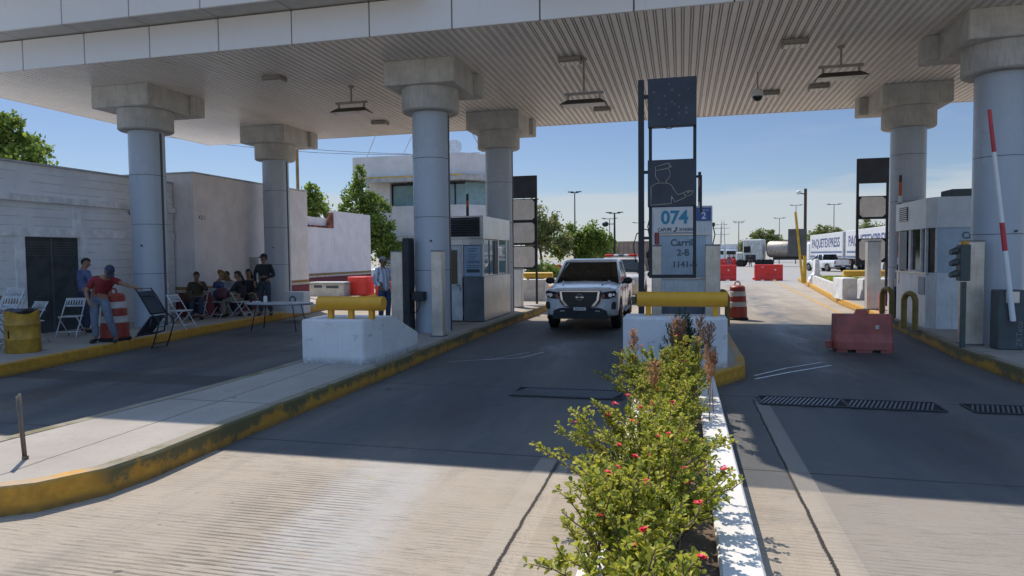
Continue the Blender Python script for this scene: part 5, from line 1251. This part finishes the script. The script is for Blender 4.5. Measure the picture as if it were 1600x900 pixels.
# A: man in dusty blue shirt by the dark door, seen from behind, looking to the right
person('man in a dusty blue shirt and dark trousers turned away by the dark door', (-13.45, 12.85, zf), 160,
       stand(elL=(.24, -.08, 1.14), wrL=(.13, -.24, 1.05), haL=(.06, -.28, 1.03), elR=(-.24, -.06, 1.13), wrR=(-.14, -.22, 1.03), haR=(-.08, -.26, 1.0), H=(0, -.06, 1.61), F=(-.7, -.7, 0)), blue_shirt, navy_c, hem=.04)
# B: leaning man in red polo, left arm stretched to the right holding the chair
person('man in a red polo shirt and dark cap leaning over to hold a metal chair', (-11.45, 11.35, zf), 20,
       dict(P=(-.06, .02, .92), S=(.0, -.03, 1.08), Ch=(.1, -.1, 1.25), N=(.2, -.17, 1.38), H=(.27, -.24, 1.45), F=(.45, -.6, -.5),
            shL=(.26, -.04, 1.28), elL=(.5, -.16, 1.2), wrL=(.74, -.2, 1.13), haL=(.84, -.2, 1.11), shR=(-.06, -.16, 1.3), elR=(-.2, -.22, 1.05), wrR=(-.1, -.32, .88), haR=(-.04, -.36, .8),
            hiL=(.04, 0, .86), knL=(.16, -.06, .47), anL=(.22, .06, .08), toL=(.26, -.08, .045), hiR=(-.14, 0, .86), knR=(-.14, -.04, .46), anR=(-.16, .04, .08), toR=(-.18, -.1, .045)), polo, jeans_l, 'short', hat=('cap', navy_c), hem=.07)
# C: seated group
person('seated person in an olive top with dark hair, beside the front left column', (-13.35, 16.5, zf), 35, sit(elL=(.26, -.1, .8), wrL=(.1, -.2, .98), haL=(.03, -.16, 1.06)), cloth('olive_top', (.07, .06, .035)), navy_c)
person('seated person in a white shirt between the olive top and the straw hat', (-13.05, 17.5, zf), 0, sit(H=(0, -.08, 1.19)), cloth('white_shirt', (.5, .54, .62)), black_c)
person('seated person in a blue shirt wearing a straw hat, head bowed', (-12.95, 16.95, zf), 150, sit(H=(.02, -.1, 1.16), F=(0, -1, -.5)), cloth('royal_blue', (.045, .075, .17)), navy_c, hat=('hat', cloth('straw', (.42, .28, .11))))
person('seated woman with long dark hair behind the straw hat', (-12.72, 18.0, zf), 20, sit(H=(0, -.03, 1.24)), black_c, black_c, hair='long')
person('woman with long hair in a dark jacket and khaki trousers seated sideways', (-12.38, 17.05, zf), -80, sit(elL=(.22, -.12, .78), wrL=(.05, -.26, .8), haL=(0, -.3, .74), elR=(-.2, -.1, .78), wrR=(-.04, -.28, .76), haR=(.02, -.32, .74), F=(.4, -.9, 0)), cloth('dark_jacket', (.035, .028, .035)), khaki, hair='long')
person('person in a pale top seated at the building corner, half hidden by a column', (-14.0, 17.15, zf), 30, sit(), cloth('pale_top', (.3, .36, .42)), navy_c)
tag(MB().ball((0, 0, 0), .16, (1, .6, 1.1), 2).build('handbag', M('bag_brown', (.06, .04, .025), .6), None, (-13.32, 16.1, zf + .62)), 'dark brown bag on the lap of the person in the olive top', 'bag')
tag(MB().box(-.18, .18, -.06, .06, 0, .3, bevel=.05).build('handbag', M('bag_maroon', (.12, .04, .06), .6), None, (-12.75, 16.75, zf + .56)), 'maroon bag held in the lap of the woman in the dark jacket', 'bag')
# D: standing man in black
person('man in a black cap and black jacket standing by the pinkish wall holding a bottle', (-11.95, 17.65, zf), 12,
       stand(elL=(.27, .02, 1.13), wrL=(.1, -.2, 1.1), haL=(.02, -.25, 1.1), elR=(-.28, .02, 1.12), wrR=(-.22, -.15, .95), haR=(-.19, -.2, .87), anL=(.16, .05, .08), toL=(.2, -.1, .045), anR=(-.12, 0, .08), F=(-.35, -.9, -.1)), black_c, cloth('dark_jeans', (.045, .06, .08)), hat=('cap', black_c), sc=1.04, hem=.06)
tag(MB().lathe([(.03, 0), (.033, .02), (.033, .16), (.014, .2), (.014, .23)]).build('water_bottle', M('bottle_clear', (.4, .45, .48), .2), None, (-11.98, 17.36, zf + 1.05)), 'clear water bottle in the hand of the man in black', 'bottle')
# E: drinking man with striped shirt
person('man in a blue striped shirt drinking from a clear cup behind the white block', (-7.3, 15.85, zf), 60,
       stand(P=(0, 0, .93), Ch=(0, .05, 1.31), N=(0, .05, 1.46), H=(0, .03, 1.57), F=(0, -1, .35), shL=(.18, .04, 1.36), shR=(-.18, .04, 1.36), elL=(.22, -.22, 1.3), wrL=(.1, -.22, 1.5), haL=(.03, -.2, 1.6), elR=(-.25, .04, 1.08), wrR=(-.2, -.14, .95), haR=(-.18, -.2, .9)), striped, cloth('blue_jeans', (.05, .1, .22)), hat=('cap', cloth('pale_cap', (.42, .44, .46))), hem=.12)
tag(MB().cyl((0, 0, 0), (.09, .03, .03), .03, .036, seg=12).build('clear_cup', M('cup', (.55, .6, .62), .2), None, (-7.1, 15.68, zf + 1.56)), 'clear cup at the mouth of the man in the striped shirt', 'cup')
person('pedestrian in a dark pink top walking in front of the far red barriers', (6.35, 98, 0), 10, stand(anL=(.1, -.15, .1), toL=(.1, -.3, .06)), cloth('pink_top', (.25, .08, .1)), jeans)
person('pedestrian in dark clothes walking beside the parked tractor unit', (9.3, 100, 0), 10, stand(anL=(.1, -.25, .1), toL=(.1, -.4, .06), anR=(-.1, .25, .12), toR=(-.1, .1, .05)), black_c, black_c)
person('pedestrian in a brown top behind the far red barriers', (7.5, 106, 0), 10, stand(), cloth('brown_top', (.12, .07, .05)), black_c)

# ------------------------------------------------------------------ vehicles
def carpaint(n, c): return M(n, c, .28, .1, var=.02, scale=2, coat=.6, dirt=tuple(q * .75 for q in c), dirt_amt=.15)
tyre = M('tyre', (.02, .02, .021), .85); rim = M('alloy', (.3, .31, .33), .35, .8); dark_tr = M('dark_trim', (.018, .022, .028), .5)
def wheel(parent, x_, y_, r_=.39, wd=.24, hub=rim):
    o = MB().lathe([(r_ - .06, -wd / 2), (r_ - .01, -wd / 2 + .02), (r_, -wd / 2 + .05), (r_, wd / 2 - .05), (r_ - .01, wd / 2 - .02), (r_ - .06, wd / 2)], seg=32).build('wheel', tyre, parent, (x_, y_, r_)); o.rotation_euler = (0, R(90), 0)
    g = MB(); s = 1 if x_ > 0 else -1; z0 = s * (wd / 2 + .001)
    g.lathe([(r_ * .62, 0), (r_ * .6, s * .01), (r_ * .1, s * .012)], (0, 0, z0), 24)
    for i in range(6):
        a = i * PI / 3; g.box(.05, r_ * .6, -.03, .03, z0 + (s * .012 if s > 0 else -.04), z0 + (.04 if s > 0 else s * .012), rot=(a, 'Z'), org=(0, 0, 0))
    g.build('rim', hub, o); return o
m, nt, b = newmat('car_glass'); co, x, y, z = coords(nt)
c = mix(nt, noise(nt, co, 2.6, 4, .6).step(.5, .62), (.008, .011, .011), (.016, .022, .018)); c = mix(nt, noise(nt, co, 7, 3, .6).step(.68, .72) * z.step(1.2, 1.35), c, (.09, .12, .09))
nt.links.new(c, b.inputs['Base Color']); b.inputs['Roughness'].default_value = .12; b.inputs['Specular IOR Level'].default_value = .22; car_glass = m
def pickup(label, loc, rz, paint, nearer=True, box=True, suv=False, plate=None):
    t = thing('pickup_truck' if not suv else 'parked_van', label, 'pickup' if not suv else 'van', loc, R(rz))
    def ring(y_, w_, zb, zt, cr=.02, tum=.93):
        h = [(0, zb), (w_ * .8, zb), (w_ * .97, zb + .06), (w_, zb + (zt - zb) * .35), (w_ * 1.0, zb + (zt - zb) * .62), (w_ * .985, zt - .14), (w_ * tum, zt - .03), (w_ * .72, zt + cr * .6), (0, zt + cr)]
        return [(a, y_, q) for a, q in h] + [(-a, y_, q) for a, q in h[::-1][1:-1]]
    g = MB(); secs = [ring(.02, .58, .42, .94, .02), ring(.05, .72, .37, .99, .03), ring(.16, .86, .34, 1.04, .04), ring(.4, .93, .32, 1.09, .05), ring(.9, .935, .32, 1.13, .06), ring(1.3, .93, .32, 1.155, .06), ring(1.6, .93, .32, 1.16, .04),
                      ring(3.3, .93, .32, 1.17, .0), ring(3.36, .93, .32, 1.175, .0), ring(5.1, .925, .42, 1.17, .0), ring(5.22, .91, .5, 1.15, 0)]
    g.loft(secs); o = g.build('body', None, t); o.data.materials.append(paint); o.data.materials.append(dark_tr)
    cut = MB()
    for yy in (.95, 4.12): cut.cyl((-1.3, yy, .38), (1.3, yy, .38), .45, seg=36)
    if not suv: cut.box(-.8, .8, 3.42, 5.1, .75, 1.6)
    co_ = cut.build('cut', None); co_.parent = t; co_.data.materials.append(dark_tr); co_.data.materials.append(dark_tr)
    for p_ in co_.data.polygons: p_.material_index = 1
    md = o.modifiers.new('b', 'BOOLEAN'); md.object = co_; md.operation = 'DIFFERENCE'; md.solver = 'EXACT'
    bake(o); bpy.data.objects.remove(co_)
    # cab
    cab_y = (1.32, 3.32) if not suv else (1.32, 5.1)
    def cabring(z, y0, y1, w_): 
        return [(-w_, y0 + .12, z), (-w_ * .8, y0 + .03, z), (0, y0, z), (w_ * .8, y0 + .03, z), (w_, y0 + .12, z), (w_, y1 - .04, z), (w_ * .9, y1, z), (-w_ * .9, y1, z), (-w_, y1 - .04, z)]
    g = MB(); lv = [(1.14, cab_y[0], cab_y[1], .885), (1.30, cab_y[0] + .2, cab_y[1], .87), (1.70, cab_y[0] + .82, cab_y[1] - .1, .72)]
    g.loft([cabring(*q) for q in lv], smooth=False); g.build('window', car_glass, t)
    g = MB(); g.loft([cabring(1.701, cab_y[0] + .80, cab_y[1] - .09, .735), cabring(1.765, cab_y[0] + .86, cab_y[1] - .11, .72), cabring(1.80, cab_y[0] + 1.1, cab_y[1] - .25, .6)], smooth=True); g.build('roof', paint, t)
    def bar(p0, p1, r_): MB().cyl(p0, p1, r_, seg=8).build('pillar', paint, t)
    for s in (-1, 1):
        bar((s * .875, cab_y[0] + .1, 1.14), (s * .725, cab_y[0] + .93, 1.715), .038)
        bar((s * .885, 2.42, 1.14), (s * .735, 2.46, 1.715), .03); bar((s * .885, 3.27, 1.14), (s * .735, 3.17, 1.715), .05)
        if suv: bar((s * .885, 4.1, 1.14), (s * .735, 4.1, 1.715), .05); bar((s * .86, 5.03, 1.14), (s * .72, 4.95, 1.715), .06)
    if nearer:
        for s in (-1, 1):
            m_ = MB().ball((s * 1.06, 1.62, 1.21), .12, (1.1, .55, .8), 2).cyl((s * .9, 1.6, 1.14), (s * 1.02, 1.62, 1.18), .03, seg=8).build('mirror', dark_tr, t)
        # headlights
        for s in (-1, 1):
            h = MB(); P_ = [(.52, .95), (.62, .985), (.87, 1.01), (.905, .95), (.86, .86), (.72, .81), (.55, .81)]
            def yy(q): return -.02 if q < .6 else -.02 + (q - .6) * .55
            A = [h.bm.verts.new((s * a, yy(a), b_)) for a, b_ in P_]; B = [h.bm.verts.new((s * a, yy(a) + .14, b_)) for a, b_ in P_]; n = len(P_)
            for i in range(n): h.bm.faces.new((A[i], A[(i + 1) % n], B[(i + 1) % n], B[i]))
            h.bm.faces.new(A[::-1]); h.bm.faces.new(B); hl = h.build('headlight', M('lamp_dark', (.03, .035, .045), .15), t)
            q = MB(); q.cyl((s * .75, .06, .905), (s * .75, .018, .905), .048, seg=18); q.cyl((s * .83, .09, .915), (s * .83, .06, .915), .03, seg=14); q.build('lens', M('headlamp_lens', (.75, .8, .85), .12, .3), hl)
            MB().prism([(s * .54, .83), (s * .6, .83), (s * .63, .93), (s * .56, .94)], -.028, -.022, 'y').build('indicator', M('indicator', (.4, .1, .07), .3), hl)
            MB().prism([(s * .77, .56), (s * .85, .54), (s * .89, .6), (s * .885, .72), (s * .82, .74), (s * .77, .68)], .09, .2, 'y').build('fog_recess', dark_tr, t)
        g = MB(); g.prism([(-.54, 1.0), (.54, 1.0), (.5, .74), (.38, .61), (-.38, .61), (-.5, .74)], -.045, .05, 'y'); gr_ = g.build('grille', M('grille_black', (.02, .023, .03), .35), t)
        g = MB()
        for i in range(9): g.box(-.44 + .02 * max(0, 3 - i) , .44 - .02 * max(0, 3 - i), -.05, -.046, .65 + i * .036, .662 + i * .036)
        g.build('grille_bar', M('grille_bar', (.05, .055, .06), .4), gr_)
        for s in (-1, 1): MB().loft([[(s * .5, -.06, .99), (s * .455, -.06, .99), (s * .455, -.04, .99), (s * .5, -.04, .99)], [(s * .47, -.062, .78), (s * .42, -.062, .78), (s * .42, -.04, .78), (s * .47, -.04, .78)], [(s * .37, -.062, .625), (s * .29, -.062, .635), (s * .29, -.04, .635), (s * .37, -.04, .625)]], smooth=False).build('chrome_trim', chrome, gr_)
        MB().box(-.5, .5, -.062, -.04, .985, 1.012, bevel=.005).build('chrome_trim', chrome, gr_)
        g = MB(); pts = [(.085 * math.cos(a), -.056, .855 + .07 * math.sin(a)) for a in [2 * PI * i / 20 for i in range(21)]]; g.tube(pts, .009, 6); g.box(-.1, .1, -.066, -.052, .843, .867); em = g.build('emblem', chrome, gr_)
        text('NISSAN', .024, txt_dark, em, (0, -.0665, .855), bold=.001)
        g = MB(); g.prism([(-.7, .31), (.7, .31), (.66, .52), (.5, .585), (-.5, .585), (-.66, .52)], -.03, .1, 'y'); bp_ = g.build('lower_bumper', dark_tr, t)
        for s in (-1, 1): MB().box(s * .44 - .06, s * .44 + .06, -.036, -.031, .50, .52).build('running_light', M('drl', (.7, .72, .75), .2), bp_)
        MB().box(-.26, .26, -.05, -.031, .50, .62).build('plate_holder', dark_tr, bp_)
        pl = MB().box(-.155, .155, -.062, -.051, .525, .605, bevel=.004).build('number_plate', white_clean, bp_); text(plate or 'BL-81-312', .058, txt_dark, pl, (0, -.0635, .565), bold=.0015, sx=.95)
        for s in (-.3, .3): MB().tube([(s, 1.36, 1.165), (s + .45, 1.5, 1.2)], .008, 5).build('wiper', dark_tr, t)
        MB().tube([(-.5, .45, 1.155), (-.62, 1.2, 1.215)], .02, 6).tube([(.5, .45, 1.155), (.62, 1.2, 1.215)], .02, 6).build('bonnet_crease', paint, t)
        g = MB()
        for s in (-1, 1):
            for q in (2.3, 3.12): g.box(s * .932 - .012, s * .932 + .012, q, q + .16, .98, 1.005)
        g.build('door_handle', dark_tr, t)
        g = MB()
        for s in (-1, 1):
            for q in (1.42, 2.44, 3.33): g.box(s * .931 - .003, s * .931 + .003, q, q + .012, .45, 1.14)
        g.build('door_gap', dark_tr, t)
        for s in (-1, 1): MB().box(s * .95 - .05, s * .95 + .05, 1.5, 3.4, .36, .42, bevel=.015).build('side_step', dark_tr, t)
    # tail
    for s in (-1, 1): MB().box(s * .8 - .06, s * .8 + .06, 5.15, 5.24, .76, 1.08, bevel=.01).build('tail_light', M('tail_red', (.4, .03, .03), .3), t)
    MB().box(-.85, .85, 5.2, 5.36, .46, .62, bevel=.02).build('rear_bumper', dark_tr, t)
    MB().box(-.17, .17, 5.361, 5.366, .5, .59).build('rear_plate', white_clean, t)
    for s in (-1, 1):
        for yy in (.95, 4.12): wheel(t, s * .82, yy, .375)
    return t
pickup('pale silver pickup driving towards the camera in the middle lane', (-2.46, 16.8, 0), 0, carpaint('paint_silver_blue', (.76, .79, .83)))
t = pickup('white crew cab pickup driving away behind the right divider', (13.4, 77.9, 0), 203, carpaint('paint_white', (.8, .8, .81)), nearer=False, suv=False)
t = pickup('beige white vehicle with a red and white roof bar queuing behind the pickup', (-2.45, 26.2, 0), 0, carpaint('paint_cream', (.62, .56, .48)), nearer=False, suv=True)
g = MB(); 
for a_, b_, m_ in ((-.68, -.32, redp), (-.3, -.12, white_clean), (-.1, .1, steel_d), (.12, .3, white_clean), (.32, .68, redp)): g.mat(m_); g.box(a_, b_, 2.35, 2.7, 1.83, 1.93, bevel=.03)
g.build('roof_bar', None, t)
MB().ball((.62, -.0, .82), .12, (1, .5, .8)).ball((-.62, -.0, .82), .12, (1, .5, .8)).build('headlight', white_clean, t)
pickup('white pickup parked in the sun beside the grey building, behind the pinkish wall', (-21.4, 44.0, 0), -60, carpaint('paint_white', (.8, .8, .81)), nearer=False)
t = thing('parked_truck', 'dark red truck with a white hood seen between the steel post and the column', 'truck', (-18.6, 44, 0)); MB().box(-.5, 1.9, 0, 5, .5, 1.95, bevel=.08).build('body', M('truck_maroon', (.13, .03, .035), .4), t)
MB().box(-.75, -.1, -.6, .4, .5, 1.7, bevel=.05).build('hood', white_clean, t)
for s in (-.4, 1.6): wheel(t, s, .6, .42); wheel(t, s, 4.2, .42)
# tanker
tk = M('tank_dusty', (.42, .36, .31), .5, .3, var=.15, dirt=(.2, .16, .13), dirt_amt=.6)
t = thing('tank_truck', 'dusty silver tank trailer behind a pale sleeper cab, beyond the lane', 'tank truck', (13.6, 102, 0), R(-18))
def cylx(r_, x0, x1, z, m, nm, p, sc=1.0):
    g = MB(); g.loft([[(xx, rr * math.cos(a), z + rr * sc * math.sin(a)) for a in [2 * PI * i / 24 for i in range(24)]] for xx, rr in ((x0, r_ * .3), (x0 + .2, r_ * .8), (x0 + .5, r_), (x1 - .5, r_), (x1 - .2, r_ * .8), (x1, r_ * .3))]); return g.build(nm, m, p)
cylx(1.15, -2.0, 5.8, 2.45, tk, 'tank', t); g = MB()
for q in (.6, 2.6, 4.6): g.cyl((q, 0, 3.5), (q, 0, 3.75), .35, seg=14)
g.box(-.4, 6, -.3, .3, 3.55, 3.62); g.build('manhole', tk, t)
g = MB()
for q in (1.0, 3.0, 5.0): g.loft([[(q, 1.17 * math.cos(a), 2.45 + 1.17 * math.sin(a)) for a in [2 * PI * i / 24 for i in range(24)]], [(q + .08, 1.17 * math.cos(a), 2.45 + 1.17 * math.sin(a)) for a in [2 * PI * i / 24 for i in range(24)]]])
g.build('tank_band', steel_d, t); MB().box(-1, 6.6, -.5, .5, .95, 1.3).build('chassis', dark_tr, t)
cabm = M('cab_white', (.55, .54, .52), .5, dirt=(.25, .22, .2)); 
MB().box(-5.0, -2.3, -1.2, 1.2, .9, 3.9, bevel=.15).build('cab', cabm, t); MB().box(-6.0, -5.01, -1.0, 1.0, .8, 2.1, bevel=.15).build('bonnet', cabm, t); MB().box(-4.85, -3.9, -1.22, -1.203, 2.0, 2.9).build('window', wglass, t); MB().box(-4.6, -3.2, -1.25, -1.203, .9, 1.7).build('fuel_tank', dark_tr, t)
MB().box(-6, -1, -.5, .5, .6, .95).build('cab_chassis', dark_tr, t)
MB().lathe([(.02, 0), (.35, .02), (.38, .05)], seg=18).build('hose_reel', dark_tr, t, loc=(6.2, -1.2, 1.6)); g = MB(); g.box(6.0, 7.6, -1.1, 1.1, .9, 2.6, bevel=.05); g.build('rear_rack', steel_d, t)
for q in (-5.4, -2.8, -1.7, 4.2, 5.4, 6.4):
    for s in (-1.05, 1.05): w_ = wheel(t, s * .95, 0, .52, .3); w_.rotation_euler = (R(90), 0, 0); w_.location = (q, s, .52)
# box trailers
def boxtrailer(loc, rz, label, L=11.5):
    t = thing('box_trailer', label, 'trailer', loc, R(rz), 'white box trailers with blue lettering')
    g = MB(); g.box(0, L, -1.25, 1.25, 1.25, 4.15, bevel=.04); g.build('box', M('trailer_white', (.6, .61, .62), .45, var=.05, dirt=(.4, .4, .4)), t)
    text('PAQUETEXPRESS', 1.5, txt_blue, t, (L / 2, -1.262, 3.0), bold=.02, sx=L / 13.2)
    g = MB(); g.box(.5, L - .3, -1.262, -1.252, 1.85, 2.05); g.box(.2, L - .2, -1.262, -1.252, 1.35, 1.55); g.build('stripe', M('stripe_blue', (.12, .16, .28), .5), t)
    g = MB(); g.box(L - 3.2, L - .2, -1.0, 1.0, .55, 1.24); g.box(0, L, -.5, .5, 1.0, 1.245); g.build('chassis', dark_tr, t)
    g = MB(); g.box(L + .002, L + .03, -1.1, 1.1, 1.4, 4.0); g.build('rear_door', galv, t)
    for q in (1.6, L - 2.6, L - 1.3):
        for s in (-1.1, 1.1): w_ = wheel(t, s, 0, .5, .3); w_.rotation_euler = (R(90), 0, 0); w_.location = (q, s, .5)
    return t
A_ = Vector((16.9, 95.5, 0)); B_ = Vector((17.3, 60, 0)); 
rz_ = math.degrees(math.atan2(-1, .035))
boxtrailer((17.6, 96, 0), -88.5, 'white box trailer with blue lettering behind the pickup, farther of the two', 16.5)
boxtrailer((18.0, 78, 0), -88.5, 'nearer white box trailer with blue lettering, partly behind the blank lane sign', 15.5)
t = thing('tractor_unit', 'white truck cab in front of the lettered box trailers', 'truck', (17.6, 97, 0)); MB().box(-1.2, 1.2, 0, 2.2, .8, 3.3, bevel=.2).build('cab', white_clean, t); MB().box(-1.1, 1.1, 2.21, 2.25, 2, 2.9).build('windscreen', wglass, t)
for s in (-1, 1): wheel(t, s, 1.0, .5)
for i, (a, b_, l) in enumerate(((7.6, 150, 'small distant box truck behind the far red barriers'), (10.8, 160, 'distant white box truck left of the tank truck'))):
    t = thing('box_truck', l, 'truck', (a, b_, 0), R(-5)); MB().box(-1.25, 1.25, 1.5, 9, 1.1, 3.9, bevel=.05).build('box', M('trailer_white', (.6, .61, .62), .45), t); MB().box(-1.15, 1.15, -.4, 1.4, .6, 2.8, bevel=.15).build('cab', white_clean, t)
    MB().box(-1.0, 1.0, -.42, -.402, 1.7, 2.5).build('windscreen', wglass, t)
    for s in (-1, 1): wheel(t, s, .5, .48); wheel(t, s, 7, .48)

for i, (a_, b_) in enumerate((((-40, 44, 12.5), (-19, 46, 9.3)), ((-38, 44, 11.2), (-14, 47, 9.3)))):
    P0, P1 = Vector(a_), Vector(b_); pts = [P0.lerp(P1, k / 10) - Vector((0, 0, 1.2 * math.sin(PI * k / 10) * .5)) for k in range(11)]
    tag(MB().tube(pts, .018, 5).build('overhead_wire', blackm), ('upper', 'lower')[i] + ' thin overhead wire running to the roof of the control building', 'wire')
